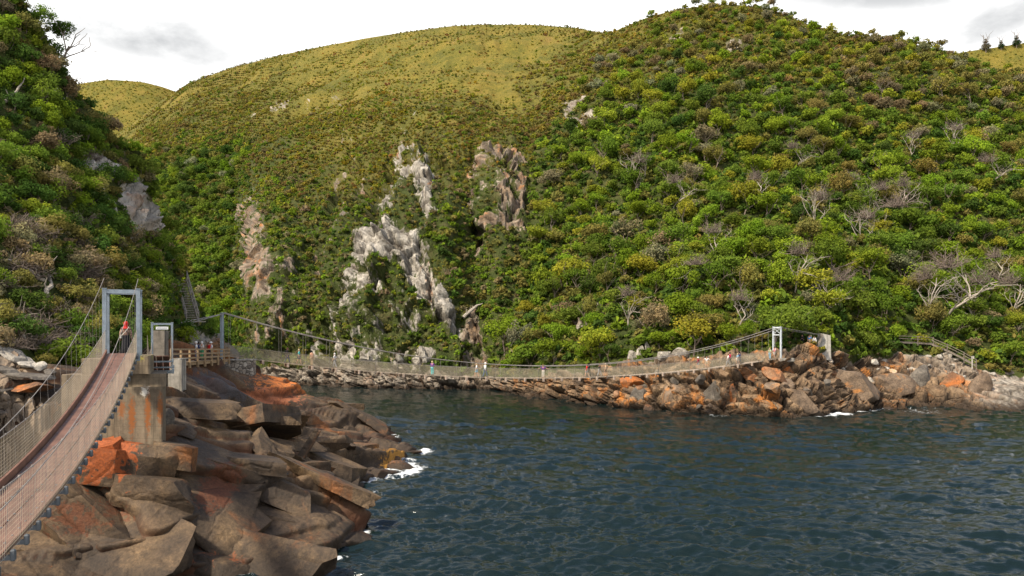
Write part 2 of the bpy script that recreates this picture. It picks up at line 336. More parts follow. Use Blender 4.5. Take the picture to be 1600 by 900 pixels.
# ---------------------------------------------------------------- terrain sheets
def gsm(a, s, axis):
    if s <= 0: return a
    r = int(s * 3) + 1; k = np.exp(-0.5 * (np.arange(-r, r + 1) / s) ** 2); k /= k.sum()
    pad = [(0, 0)] * a.ndim; pad[axis] = (r, r); p = np.pad(a, pad, mode='edge')
    return np.apply_along_axis(lambda q: np.convolve(q, k, 'valid'), axis, p)
def table(cols, us, rows, su, sr):
    """cols: {u: [(v,D)...]}, rows: samples per segment -> v, D arrays (nr, nu)"""
    cu = sorted(cols); K = len(cols[cu[0]])
    V = np.array([np.interp(us, cu, [cols[c][k][0] for c in cu]) for k in range(K)])
    D = np.array([np.interp(us, cu, [cols[c][k][1] for c in cu]) for k in range(K)])
    t = np.concatenate([np.linspace(k, k + 1, r, endpoint=False) for k, r in enumerate(rows)] + [[K - 1.0]])
    i = np.minimum(t.astype(int), K - 2); f = (t - i)[:, None]
    v = V[i] * (1 - f) + V[i + 1] * f; d = D[i] * (1 - f) + D[i + 1] * f
    return gsm(gsm(v, su, 1), sr, 0), gsm(gsm(d, su, 1), sr, 0)
def grid_faces(nr, nc):
    i = np.arange(nr - 1)[:, None] * nc + np.arange(nc - 1)[None]; i = i.ravel()
    return np.stack([i, i + 1, i + nc + 1, i + nc], 1)
def grid_normals(P):
    """P (nr,nc,3)"""
    du = np.gradient(P, axis=1); dv = np.gradient(P, axis=0); n = np.cross(du, dv)
    n /= np.linalg.norm(n, axis=2, keepdims=True) + 1e-9
    return n
def ell(u, v, cu, cv, ru, rv, tilt=0.0, soft=0.35):
    a = math.cos(R(tilt)); b = math.sin(R(tilt)); x = (u - cu) * a + (v - cv) * b; y = -(u - cu) * b + (v - cv) * a
    d = np.sqrt((x / ru) ** 2 + (y / rv) ** 2)
    return np.clip((1 + soft - d) / (2 * soft), 0, 1)

HILL = {
 -500: [(578,252),(562,262),(500,300),(430,340),(380,400),(340,480),(310,600)],
  100: [(585,224),(565,232),(500,262),(420,310),(360,370),(310,450),(262,600)],
  200: [(592,202),(565,215),(490,250),(400,300),(320,360),(250,450),(198,600)],
  250: [(596,192),(560,205),(480,245),(390,290),(300,345),(220,440),(157,590)],
  300: [(597,189),(560,205),(470,245),(370,290),(270,345),(190,430),(127,570)],
  365: [(598,187),(562,200),(470,240),(370,278),(270,325),(175,420),(103,550)],
  382: [(598,187),(562,198),(470,232),(370,268),(270,322),(175,415),(99,545)],
  398: [(599,184),(562,189),(480,196),(400,212),(270,300),(175,400),(95,540)],
  430: [(600,182),(562,186),(480,193),(390,210),(270,280),(170,390),(86,520)],
  500: [(602,178),(562,182),(470,193),(380,213),(260,265),(160,360),(71,490)],
  570: [(606,169),(565,172),(470,183),(370,200),(250,245),(150,330),(58,460)],
  640: [(608,166),(565,169),(460,181),(350,196),(245,222),(150,310),(47,440)],
  700: [(609,164),(570,167),(460,180),(350,195),(235,222),(140,310),(39,430)],
  732: [(609,164),(575,168),(460,185),(350,201),(235,226),(140,305),(37,425)],
  748: [(609,164),(575,169),(460,189),(350,205),(238,230),(140,305),(36,425)],
  764: [(609,164),(580,167),(460,183),(350,198),(235,219),(140,303),(36,425)],
  830: [(620,146),(592,149),(480,170),(370,195),(250,225),(150,285),(36,420)],
  900: [(629,134),(585,138),(480,160),(360,188),(230,222),(130,280),(42,400)],
  950: [(637,125),(575,131),(480,150),(360,180),(220,222),(120,275),(52,350)],
 1000: [(640,121),(572,127),(480,147),(350,180),(210,222),(110,270),(30,315)],
 1060: [(645,117),(570,123),(480,145),(350,178),(200,222),(90,268),(12,302)],
 1140: [(650,112),(565,119),(470,142),(340,177),(190,222),(80,268),(5,300)],
 1200: [(652,110),(562,117),(470,141),(340,175),(190,222),(80,266),(11,298)],
 1260: [(652,110),(553,121),(460,143),(340,175),(200,220),(100,262),(36,295)],
 1290: [(650,112),(545,123),(464,145),(340,177),(204,221),(105,262),(44,293)],
 1320: [(645,117),(558,130),(470,147),(340,180),(210,222),(110,262),(54,292)],
 1400: [(638,123),(562,138),(480,152),(350,182),(220,222),(120,260),(62,290)],
 1485: [(640,121),(580,137),(480,155),(350,185),(230,225),(130,262),(80,290)],
 1540: [(643,118),(590,138),(490,156),(360,186),(240,226),(150,262),(106,285)],
 1600: [(645,117),(590,140),(490,158),(370,188),(260,226),(170,262),(116,290)],
 1750: [(650,112),(595,138),(500,158),(380,188),(270,226),(180,262),(118,290)],
 2100: [(662,103),(600,128),(500,150),(380,180),(270,220),(180,255),(110,285)],
 2700: [(690,86),(610,108),(500,130),(380,165),(270,200),(180,240),(100,270)]}
for u in HILL:      # under water first
    v0, d0 = HILL[u][0]; d_ = d0 - 4; HILL[u].insert(0, (HOR + (EYE + 5) / d_ * F, d_))
us = np.concatenate([np.arange(-500, 60, 14.0), np.arange(60, 1720, 2.8), np.arange(1720, 2700, 16.0)])
hv, hd = table(HILL, us, (8, 62, 50, 46, 44, 40, 40), 2.2, 2.0)
hu = np.broadcast_to(us, hv.shape)
HP = np.stack([(hu - 800) / F * hd, hd, EYE - (hv - HOR) / F * hd], 2)
# behind the skyline the ground falls away
top = HP[-1]; back = []
for dd, dz in ((14, -2), (40, -12), (110, -50)):
    q = top.copy(); q[:, :2] *= (1 + dd / top[:, 1])[:, None]; q[:, 2] += dz; back.append(q)
nsky = HP.shape[0] - 1
HP = np.concatenate([HP, np.array(back)], 0)
hu = np.concatenate([hu, np.repeat(hu[-1:], 3, 0)]); hv = np.concatenate([hv, np.repeat(hv[-1:], 3, 0)])
nr, nc = HP.shape[:2]; flat = HP.reshape(-1, 3); U = hu.ravel(); V = hv.ravel()
# rock cover
n1 = fbm(flat * np.array([.09, .09, .055]), 5, 3, .6); n2 = fbm(flat * np.array([.42, .30, .13]), 5, 9, .65)
cliff = np.maximum.reduce([ell(U, V, 604, 385, 46, 46, 0, .6) * 1.12, ell(U, V, 662, 300, 24, 75, -8, .6), ell(U, V, 652, 420, 30, 75, -18, .6) * 1.1, ell(U, V, 692, 480, 15, 80, -20, .6) * .95, ell(U, V, 600, 500, 80, 75) * .74, ell(U, V, 545, 545, 130, 40, 0) * .74, ell(U, V, 630, 330, 60, 60) * .66, ell(U, V, 640, 560, 46, 22) * 1.0, ell(U, V, 655, 265, 40, 40) * .7])
r_w = np.clip(cliff * 1.55 - 0.66 + n1 * 0.5 + n2 * 0.95, 0, 1) * (cliff > 0)
brown = np.maximum.reduce([ell(U, V, 752, 330, 26, 105, -4), ell(U, V, 796, 310, 30, 85, -8), ell(U, V, 770, 255, 45, 22), ell(U, V, 408, 400, 28, 100, -10, .5) * 1.2, ell(U, V, 388, 335, 22, 34), ell(U, V, 738, 545, 26, 60, -6), ell(U, V, 440, 530, 40, 60), ell(U, V, 490, 470, 95, 120, -8) * .62, ell(U, V, 560, 330, 60, 90, -8) * .58, ell(U, V, 620, 260, 120, 60) * .5])
r_b = np.clip(brown * 1.2 - 0.75 + n1 * .8 + n2 * 1.3, 0, 1) * (brown > 0)
outc = np.maximum.reduce([ell(U, V, 905, 180, 32, 34, -20), ell(U, V, 1145, 72, 26, 16), ell(U, V, 548, 232, 12, 18) * .62, ell(U, V, 525, 215, 10, 14) * .6, ell(U, V, 575, 300, 12, 16) * .6, ell(U, V, 1050, 50, 30, 16) * .8, ell(U, V, 520, 165, 60, 20, -20) * .7, ell(U, V, 935, 485, 10, 14), ell(U, V, 910, 515, 12, 22), ell(U, V, 1005, 370, 8, 12), ell(U, V, 400, 185, 8, 8), ell(U, V, 630, 200, 30, 40, 20) * .75, ell(U, V, 440, 170, 30, 16, -20)])
r_o = np.clip(outc * 1.1 - 0.6 + n2 * 1.1 + n1 * .5, 0, 1) * (outc > 0)
vtop = np.interp(U, [0, 430, 560, 700, 780, 840, 900, 960, 1040, 1120, 1200, 1260, 1300, 1340, 1400, 1470, 1530, 1600, 1700], [590, 572, 570, 582, 590, 588, 578, 568, 560, 556, 552, 546, 550, 562, 556, 556, 578, 588, 600])
bench = np.clip((V - vtop) / 5 + 0.5 + n2 * 1.4, 0, 1)
rock = np.maximum.reduce([r_w, r_b, r_o, bench]); warm = np.clip(np.maximum(bench * np.clip((U - 640) / 180, 0.35, 1), r_b) + r_o * .35 - r_w * .9 * (V < 560), 0, 1)
beach = ell(U, V, 1600, 610, 75, 34) ; warm = warm * (1 - .75 * beach)
scree = ell(U, V, 1470, 560, 90, 26, 12); warm = np.clip(warm - scree * .45, 0, 1)
upl = np.interp(U, [0, 190, 250, 330, 430, 520, 620, 740, 860, 960, 1060, 1140, 1250, 1350, 1500, 1700], [330, 300, 215, 165, 185, 200, 205, 195, 150, 95, 32, 14, 20, 20, 10, 10])
gold = np.clip((upl + np.interp(U, [430, 520, 760, 900], [0, 35, 35, 0]) - V) / 170 + 0.5 + n1 * .55, 0, 1)
# relief
nrm = grid_normals(HP).reshape(-1, 3); nrm *= np.where(nrm[:, 1:2] > 0, -1, 1)
rdg = 1 - 2 * np.abs(fbm(flat * np.array([.075, .02, .018]) + 3.7, 4, 27, .5)); mid_ = np.interp(U, [380, 430, 780, 900], [.3, 1, 1, .35])
dsp = rdg * 3.6 * mid_ * np.clip((570 - V) / 80, 0, 1) * (1 - .3 * gold) + fbm(flat * .035, 4, 21) * 5.0 * np.clip((570 - V) / 60, 0, 1) + fbm(flat * .16, 4, 33) * 1.0
X, Y, Z = flat.T; HJ = np.zeros(len(flat))
def slabs(a, b, seed, amp, crack):
    wx = vnoise(flat * .4, seed + 5) * .35
    f1, f2, rs, ox, oy = voro(a + wx, b - wx, seed)
    ed = np.exp(-((f2 - f1) / .07) ** 2); HJ[:] = np.maximum(HJ, ed * min(1.0, crack))
    return (rs[0] - .5) * amp + (rs[1] - .5) * amp * 1.1 * ox + (rs[2] - .5) * amp * oy - crack * np.exp(-((f2 - f1) / .10) ** 2)
sh = X * .97 + Z * .24; sv = Z * .97 - X * .24
cl = slabs(sh / 4.2, sv / 9.0, 41, 4.2, 1.2) + slabs(sh / 1.7, sv / 4.0, 43, 1.6, .6)
be = slabs(X / 3.4 + Z * .18, Z / 2.6 + Y * .08, 47, 2.4, 1.0) + slabs(X / 1.3 + Z * .3, Z / 1.1 + Y * .2, 49, 1.0, .5)
hard = np.clip(cliff + brown * np.interp(U, [440, 480], [.35, .9]), 0, 1) * (1 - bench)
dsp = dsp + cl * np.maximum(hard * .95, rock * (1 - bench) * .5) + np.maximum(r_w, r_b) * 1.3 + be * .95 * bench * (1 - .8 * beach) * (1 - .5 * scree)
flat = flat + nrm * dsp[:, None] * np.clip((nsky - np.repeat(np.arange(nr), nc)) / 12, 0.05, 1)[:, None]
# deep crack beside the white cliff
flat[:, 1] += ell(U + 9 * vnoise(np.c_[V / 30, V * 0, V * 0], 7), V, 739, 320, 6, 100, -4) * 2.5 * (V < 585)
HS = flat.reshape(nr, nc, 3)
HILLMAT = hill_mat()
me = np_mesh('hillside', flat, grid_faces(nr, nc)[:, ::-1], True)
for k, a in (('rock', rock), ('warm', warm), ('gold', gold), ('joint', HJ)): vattr(me, k, a)
me.set_sharp_from_angle(angle=R(42)); tag(link('hillside', me, HILLMAT), kind='structure')
HN = grid_normals(HS)
ROCK = rock.reshape(nr, nc); GOLD = gold.reshape(nr, nc); BENCH = bench.reshape(nr, nc); WARM = warm.reshape(nr, nc); HARD = np.clip(cliff + brown, 0, 1).reshape(nr, nc)
from_us = us
def hill_at(u, v):
    """surface point of the hillside seen at photo pixel (u,v)"""
    j = int(np.argmin(np.abs(from_us - u))); vv = hv[:nsky + 1, j]
    i = int(np.argmin(np.abs(vv[8:] - v))) + 8
    return HS[i, j].copy(), (i, j)

# distant hills behind (left valley head, meadow ridge on the right)
def ridge(name, cols, us, rows, amp, seed):
    v, d = table(cols, us, rows, 3, 3); u = np.broadcast_to(us, v.shape)
    P = np.stack([(u - 800) / F * d, d, EYE - (v - HOR) / F * d], 2)
    b = P[-1].copy(); b[:, :2] *= 1.1; b[:, 2] -= 60; P = np.concatenate([P, b[None]], 0)
    f = P.reshape(-1, 3); f = f + np.c_[0 * f[:, 0], 0 * f[:, 0], fbm(f * .012, 5, seed) * amp]
    me = np_mesh(name, f, grid_faces(*P.shape[:2])[:, ::-1], True)
    z = np.zeros(len(f)); vattr(me, 'rock', np.clip(fbm(f * np.array([.03, .03, .05]), 4, seed + 3) * 1.5 - .45, 0, .6)); vattr(me, 'warm', z); vattr(me, 'gold', z + 1)
    tag(link(name, me, HILLMAT), kind='structure'); return P, f.reshape(P.shape)
DIST, DISTP = ridge('distant_hills', {-600: [(420,800),(300,900),(180,1000)], 60: [(400,780),(250,900),(138,1000)], 125: [(400,760),(240,880),(127,980)], 175: [(400,750),(240,870),(121,970)], 235: [(400,750),(240,870),(128,970)], 270: [(400,760),(250,880),(138,980)], 340: [(420,780),(300,900),(170,1000)], 600: [(450,800),(350,900),(260,1000)]}, np.arange(-600, 600, 6.0), (30, 40), 5, 61)
MEAD, MEADP = ridge('meadow_ridge', {1300: [(300,380),(200,410),(140,440)], 1440: [(260,380),(160,410),(92,440)], 1495: [(250,380),(150,410),(80,440)], 1550: [(240,380),(150,410),(72,440)], 1600: [(230,380),(140,410),(64,440)], 1750: [(230,380),(130,410),(48,440)], 2600: [(230,370),(130,400),(60,430)]}, np.arange(1300, 2600, 6.0), (24, 30), 1.5, 67)

# left slope
LEFT = {
 -2600: [(1700,10),(1000,12),(500,14),(100,17),(-150,20),(-400,23)],
 -1200: [(1000,16),(720,19),(450,24),(150,30),(-100,36),(-350,42)],
  -500: [(760,26),(600,30),(400,37),(150,47),(-80,55),(-330,63)],
  -200: [(690,34),(570,38),(400,46),(200,56),(0,65),(-190,72)],
     0: [(640,41),(560,44),(430,51),(270,62),(110,72),(-40,79)],
    60: [(636,42),(560,46),(440,54),(300,64),(160,74),(44,81)],
   100: [(632,43.5),(560,48),(450,56),(330,66),(215,76),(118,84)],
   140: [(628,44.5),(560,50),(460,59),(350,69),(250,79),(163,86)],
   180: [(620,46),(560,53),(470,62),(375,72),(290,81),(213,88)],
   215: [(612,50),(560,57),(480,66),(395,75),(310,83),(246,89)],
   240: [(602,58),(558,63),(490,71),(420,78),(345,86),(283,91)],
   252: [(597,62),(558,66),(495,73),(440,79),(400,85),(365,90)],
   280: [(590,70),(562,73.5),(520,77),(490,82),(465,86),(447,90)],
   310: [(585,76),(563,79),(545,82),(520,85),(502,88),(490,91)],
   340: [(582,82),(570,84),(560,86),(550,88),(540,90),(530,92)],
   365: [(604,86),(594,88),(590,90),(586,92),(584,94),(582,96)],
   392: [(690,87),(680,89),(676,91),(672,93),(670,95),(668,97)]}
lus = np.concatenate([np.arange(-2600, -500, 40.0), np.arange(-500, -30, 8.0), np.arange(-30, 393, 1.6)])
lv_, ld_ = table(LEFT, lus, (40, 60, 50, 40, 34), 2.0, 2.0)
lu_ = np.broadcast_to(lus, lv_.shape)
LP = np.stack([(lu_ - 800) / F * ld_, ld_, EYE - (lv_ - HOR) / F * ld_], 2)
pre = LP[0].copy(); pre[:, 2] -= 9; pre[:, :2] *= .97
LP = np.concatenate([pre[None], LP], 0)
bk = []
for k, dz in ((1.04, .6), (1.12, -2), (1.3, -14), (1.7, -40)):
    q = LP[-1].copy(); q[:, :2] *= k; q[:, 2] += dz; bk.append(q)
LP = np.concatenate([LP, np.array(bk)], 0)
lr, lc = LP.shape[:2]
LU = np.broadcast_to(lus, (lr, lc)).ravel(); LV = np.concatenate([lv_[:1], lv_, np.repeat(lv_[-1:], 4, 0)]).ravel()
lf = LP.reshape(-1, 3); ln = grid_normals(LP).reshape(-1, 3); ln *= np.where(ln[:, 1:2] > 0, -1, 1)
m1 = fbm(lf * .22, 4, 71, .6); m2 = fbm(lf * .8, 3, 73, .6)
lcl = np.maximum.reduce([ell(LU, LV, 218, 330, 30, 52, -30), ell(LU, LV, 155, 268, 36, 18, 20), ell(LU, LV, 85, 150, 14, 12, 30), ell(LU, LV, 310, 525, 40, 16, 30) * .8, ell(LU, LV, 262, 535, 22, 26) * .7])
lrk = np.clip(lcl * 1.5 - .35 + m1 * .4 + m2 * .4, 0, 1) * (lcl > 0)
low = np.clip((LV - np.interp(LU, [-300, 0, 60, 110, 150, 240, 260, 400], [560, 548, 560, 592, 560, 556, 545, 520])) / 10 + .5 + m2, 0, 1)
lrk = np.maximum(lrk, low)
l1 = lf[:, 0] * .8 + lf[:, 1] * .6
def lsl(a, b, seed, amp, crack):
    f1, f2, rs, ox, oy = voro(a, b, seed); return (rs[0] - .5) * amp + (rs[1] - .5) * amp * ox - crack * np.exp(-((f2 - f1) / .09) ** 2)
ldsp = m1 * 1.2 + m2 * .25 + (lsl(l1 / 2.6 + lf[:, 2] * .12, lf[:, 2] / 2.9, 75, 1.5, .6) + lsl(l1 / .8, lf[:, 2] / .6, 77, .5, .25)) * np.maximum(lrk, lcl * .7) + np.clip(lcl, 0, 1) * .8
lf = lf + ln * (ldsp * np.clip((LU + 700) / 300, 0, 1))[:, None]
LS = lf.reshape(lr, lc, 3); LROCK = lrk.reshape(lr, lc)
me = np_mesh('left_slope', lf, grid_faces(lr, lc)[:, ::-1], True)
vattr(me, 'rock', lrk); me.set_sharp_from_angle(angle=R(38)); vattr(me, 'warm', np.clip(low * .75 + .12 + m1 * .5, 0, 1)); vattr(me, 'gold', np.zeros(len(lf)))
tag(link('hill_slope', me, HILLMAT), kind='structure')
def left_at(u, v):
    j = int(np.argmin(np.abs(lus - u))); i = int(np.argmin(np.abs(lv_[:, j] - v))) + 1
    return LS[i, j].copy(), (i, j)

# near headland: a height field through surveyed points, broken into beds and blocks
def sea(u, v): D = EYE * F / (v - HOR); return [(u - 800) / F * D, D, 0.0]
ctl = [sea(*p) for p in ((-60,975),(60,935),(150,915),(300,904),(370,891),(470,873),(520,862),(552,850),(551,815),(540,790),(541,772),(570,757),(605,745),(640,732),(652,724),(634,702),(622,687))]
ctl += [[-15, 96, 0], [-20, 103, 0], [-26, 105, 0], [-31, 101, 0], [-36, 99, 0]]
ctl += [list(at(*p)) for p in ((150,690,42.5),(200,690,43),(250,692,43.5),(215,674,40.55),(165,656,40.5),(255,678,41.3),(290,688,43),(200,745,40.2),(245,775,40.1),(150,765,39.9),(120,700,40.2),(100,640,43.5),(20,640,42.5),(100,800,41),(30,780,41),(200,760,41.7),(300,740,42),(250,820,41),(350,820,41.4),(400,780,43.3),(430,722,46.5),(480,800,43.7),(520,772,46.3),(330,690,46.5),(420,690,51.5),(300,650,48.5),(300,625,58),(380,655,62),(340,630,62),(270,602,58),(480,735,51.5),(530,745,57.5),(590,722,68),(560,700,68),(600,702,76),(500,690,67),(520,660,82),(590,686,81),(440,640,80),(480,630,90),(290,590,62),(290,573,66),(340,587,71),(345,573,77),(390,588,82),(440,594,84),(475,604,87),(400,592,88),(500,626,92),(400,632,76.5),(330,622,64.5),(470,632,82),(340,608,67.5),(255,620,50),(200,600,48),(130,600,47))]
ctl += [[-8, 37, -3], [-13, 35, -3], [-18, 33, -3], [-24, 31, -3], [-22, 35.5, .8], [-27, 35.5, 2.5], [-5.5, 42, -3], [-4.5, 50, -3], [-8.0, 55.5, -3.0], [-5, 63, -3], [-4, 72, -3], [-7, 82, -3], [-8, 92, -3], [-13, 103, -3], [-20, 109, -3], [-28, 110, -3], [-36, 104, -3], [-32, 40, 5], [-33, 48, 9], [-38, 60, 10], [-40, 75, 11], [-42, 90, 8]]
ctl = np.array(ctl)
def tps(r): return np.where(r > 0, r * r * np.log(r + 1e-12), 0)
A = ctl[:, :2] / 20; n_ = len(A); K_ = tps(np.linalg.norm(A[:, None] - A[None], axis=2)) + np.eye(n_) * 2e-3
Pm = np.c_[np.ones(n_), A]; S = np.zeros((n_ + 3, n_ + 3)); S[:n_, :n_] = K_; S[:n_, n_:] = Pm; S[n_:, :n_] = Pm.T
w_ = np.linalg.solve(S, np.r_[ctl[:, 2], 0, 0, 0])
def head_base(x, y):
    q = np.stack([x.ravel(), y.ravel()], 1) / 20; r = np.zeros(len(q))
    for k in range(n_): r += w_[k] * tps(np.hypot(q[:, 0] - A[k, 0], q[:, 1] - A[k, 1]))
    return (r + w_[n_] + q @ w_[n_ + 1:]).reshape(x.shape)
xs = np.concatenate([np.arange(-34, -24, .14), np.arange(-24, -3.4, .062)]); ys = np.concatenate([np.arange(31, 37, .2), np.arange(37, 47, .052), np.arange(47, 66, .085), np.arange(66, 111, .15)])
gx, gy = np.meshgrid(xs, ys); gb = head_base(gx, gy)
HB = np.stack([gx, gy, gb], 2); hn = grid_normals(HB); hn *= np.where(hn[..., 2:] < 0, -1, 1)
P3 = HB.reshape(-1, 3)
w1 = vnoise(P3 * .3, 81).reshape(gx.shape); w2 = vnoise(P3 * .3, 83).reshape(gx.shape)
# beds dip gently to the right: long slabs along the bedding, stacked in steps up the slope
ha = gx * .95 + gy * .25 + w1 * 1.6; hc = gy * .62 + gb * 1.15 - gx * .30 + w2 * 1.1
hdis = np.zeros_like(gx); hjoint = np.zeros_like(gx)
for sx, sy, amp, ck, seed in ((8.5, 4.6, .95, .55, 85), (4.4, 2.4, .42, .40, 87), (1.7, .9, .08, .10, 89)):
    f1, f2, rs, ox, oy = voro(ha / sx + .25 * hc / sy * (seed == 87), hc / sy, seed)
    e = f2 - f1; edge = np.exp(-(e / (.03 if sx > 2 else .05)) ** 2)
    on = 1.0 if seed == 85 else (rs[2] > (.3 if seed == 87 else .55))
    hjoint = np.maximum(hjoint, np.exp(-(e / (.045 if sx > 2 else .06)) ** 2) * on * (1.0 if sx > 4 else .7 if sx > 2 else .3))
    hdis += (rs[0] - .5) * amp - amp * (.5 + .7 * rs[1]) * oy + (rs[2] - .5) * amp * 1.0 * ox - ck * edge * on
q = (hc + w1 * .4) / .85; fr = q - np.floor(q); hdis -= .10 * np.exp(-((fr - .5) / .06) ** 2) * np.clip(w2 * 2, 0, 1)      # bedding joints
hdis += (fbm(P3 * 1.3, 5, 91, .55) * .12 + fbm(P3 * .3, 3, 93) * .3).reshape(gx.shape)
hdis = gsm(gsm(hdis, 1.15, 0), 1.15, 1)
HD = (HB + hn * hdis[..., None]).reshape(-1, 3)
def pt(u, v, D): return tuple(at(u, v, D))
rust = (0.34, 0.085, 0.018)
HEADMAT = rock_mat('headland_rock', ((0.024, 0.017, 0.012), (0.066, 0.044, 0.026), (0.140, 0.090, 0.046)), (0.17, 0.066, 0.020), scale=.9, orange=.55, joint=True, bumpd=.12,
    patches=((pt(178, 698, 40.3), (1.2, 2.2, 1.7), (.26, .062, .012), .9), (pt(150, 800, 40), (1.8, 2.5, .8), (.11, .035, .013), .7), (pt(340, 760, 42), (.8, 2.0, 1.2), (.11, .033, .012), .7), (pt(215, 745, 42), (1.1, 2, .8), (0.26, .075, .025), .7), (pt(350, 850, 42), (2.2, 3, .45), (0.20, .06, .02), .7),
             (pt(240, 850, 41), (1.1, 2.5, .45), (0.075, .085, .018), .9), (pt(440, 600, 88), (4.5, 7, 1.2), (0.50, .15, .03), .95), (pt(420, 622, 80), (3.2, 5, .9), (.36, .12, .05), .8), (pt(325, 606, 68), (4.0, 6, 1.5), (.055, .05, .052), .85), (pt(615, 715, 72), (1.6, 3, .9), (.42, .20, .03), .8), (pt(100, 860, 40.5), (3, 3, .8), (.20, .065, .02), .6)))
me = np_mesh('rock_headland', HD, grid_faces(*gx.shape), True); vattr(me, 'joint', (hjoint * np.clip(.55 + w2 * 1.2, 0, 1)).ravel())
tag(link('headland', me, HEADMAT), kind='structure')
# fractured slabs of the same bedrock, wedged into its surface along the bedding
def slab_verts(seed):
    r = random.Random(seed); bm = bmesh.new(); bmesh.ops.create_cube(bm, size=2.0); bmesh.ops.subdivide_edges(bm, edges=bm.edges[:], cuts=7, use_grid_fill=True)
    co = np.array([v.co for v in bm.verts]); fs = [[v.index for v in f.verts] for f in bm.faces]; bm.free()
    co[:, 0] += co[:, 1] * r.uniform(-.35, .35); co[:, 2] += .12 * co[:, 0] * r.uniform(-1, 1)
    for k in range(7):
        d = np.array([r.gauss(0, 1), r.gauss(0, 1), r.gauss(0, .45)]); d /= np.linalg.norm(d); o = r.uniform(.62, 1.0); s = co @ d - o
        co = co - np.where(s > 0, s, 0)[:, None] * d
    return co + .035 * np.stack([fbm(co * 1.6 + seed + 9 * k, 3, seed % 83) for k in range(3)], 1), np.array(fs)
sr = np.random.default_rng(17); SV = []; SF = []; nb_ = 0; ny_, nx_ = gx.shape; HDg = HD.reshape(ny_, nx_, 3); hg = grid_normals(HDg); hg *= np.where(hg[..., 2:] < 0, -1, 1)
tries = 0; cnt = 0
while cnt < 62 and tries < 6000:
    tries += 1; i = sr.integers(2, ny_ - 2); j = sr.integers(2, nx_ - 2); p = HDg[i, j]
    if p[2] < .25 or p[2] > 7.6 or p[0] < -26 or p[1] < 37.5 or p[1] > 90: continue
    if p[0] > -13 and p[1] < 58 and p[2] < 1.5: continue
    if -21 < p[0] < -17.2 and 40.3 < p[1] < 45.5: continue
    if p[1] > 62 and (p[0] < -24 or p[2] > 5.6): continue
    if sr.random() > min(1, (50 / p[1]) ** 1.5): continue
    n0 = hg[i, j] * .7 + np.array([.10, -.22, .9]) * .3; n0 /= np.linalg.norm(n0)
    t0 = np.array([1, sr.normal() * .14 - .1, -.25]); t0 -= n0 * (t0 @ n0); t0 /= np.linalg.norm(t0); b0 = np.cross(n0, t0)
    k_ = .7 + .9 * sr.random() ** 1.5; sz_ = np.array([2.5, 1.25, .36]) * k_ * (.75 + .5 * sr.random(3))
    cv, cf_ = slab_verts(700 + cnt); w = (cv * sz_) @ np.stack([t0, b0, n0]) + p + n0 * sz_[2] * (-.78 + .36 * sr.random())
    SV.append(w); SF.append(cf_ + nb_); nb_ += len(w); cnt += 1
for k, (q, sz_, yaw) in enumerate(((at(205, 716, 40.25), (2.3, .75, .75), .05), (at(268, 712, 41.0), (1.3, .8, .6), -.1), (at(150, 728, 39.9), (1.7, .8, .9), .1), (at(235, 770, 39.9), (2.2, .8, .8), -.08))):
    cv, cf_ = slab_verts(900 + k); c_, s_ = math.cos(yaw), math.sin(yaw); SV.append((cv * np.array(sz_)) @ np.array([[c_, s_, -.12], [-s_, c_, -.1], [.12, .1, 1]]) + q); SF.append(cf_ + nb_); nb_ += len(cv)
SVa = np.concatenate(SV); me = np_mesh('fractured_slabs', SVa, np.concatenate(SF), True); me.set_sharp_from_angle(angle=R(28)); vattr(me, 'joint', np.zeros(nb_)); me.materials.append(HEADMAT)
tag(link('headland_ground', me), kind='structure')

# ---------------------------------------------------------------- water
def water_mat():
    m, n, l, o = mat_new('river_water')
    g = N(n, 'ShaderNodeNewGeometry'); b = N(n, 'ShaderNodeBsdfPrincipled', inp={'Roughness': 0.10, 'IOR': 1.33})
    b.inputs['Base Color'].default_value = (0.005, 0.011, 0.0105, 1)
    mp = N(n, 'ShaderNodeMapping'); mp.inputs['Scale'].default_value = (.55, 1.5, 1); l.new(g.outputs['Position'], mp.inputs['Vector'])
    z = N(n, 'ShaderNodeTexNoise', inp={'Scale': 3.2, 'Detail': 4.0, 'Roughness': 0.6, 'Distortion': .5}); l.new(mp.outputs[0], z.inputs['Vector'])
    bp = N(n, 'ShaderNodeBump', inp={'Strength': 0.7, 'Distance': 0.06}); l.new(z.outputs['Fac'], bp.inputs['Height']); l.new(bp.outputs[0], b.inputs['Normal'])
    fo = N(n, 'ShaderNodeAttribute', attribute_name='foam')
    z2 = N(n, 'ShaderNodeTexNoise', inp={'Scale': 1.3, 'Detail': 9.0, 'Roughness': 0.72, 'Distortion': 1.2}); l.new(g.outputs['Position'], z2.inputs['Vector'])
    a = N(n, 'ShaderNodeMath', operation='ADD'); l.new(fo.outputs['Fac'], a.inputs[0]); l.new(z2.outputs['Fac'], a.inputs[1])
    fm = N(n, 'ShaderNodeMapRange', inp={1: 1.0, 2: 1.16}); l.new(a.outputs[0], fm.inputs[0])
    gt_ = N(n, 'ShaderNodeMath', operation='GREATER_THAN', inp={1: .12}); l.new(fo.outputs['Fac'], gt_.inputs[0]); fm2 = N(n, 'ShaderNodeMath', operation='MULTIPLY'); l.new(fm.outputs[0], fm2.inputs[0]); l.new(gt_.outputs[0], fm2.inputs[1]); fm = fm2
    f = N(n, 'ShaderNodeBsdfDiffuse'); f.inputs[0].default_value = (.62, .64, .64, 1)
    ms = N(n, 'ShaderNodeMixShader'); l.new(fm.outputs[0], ms.inputs[0]); l.new(b.outputs[0], ms.inputs[1]); l.new(f.outputs[0], ms.inputs[2])
    l.new(ms.outputs[0], o.inputs[0]); return m
wu = np.concatenate([np.linspace(-3500, 230, 60, endpoint=False), np.arange(230, 1640, 2.2), np.linspace(1640, 5000, 50)])
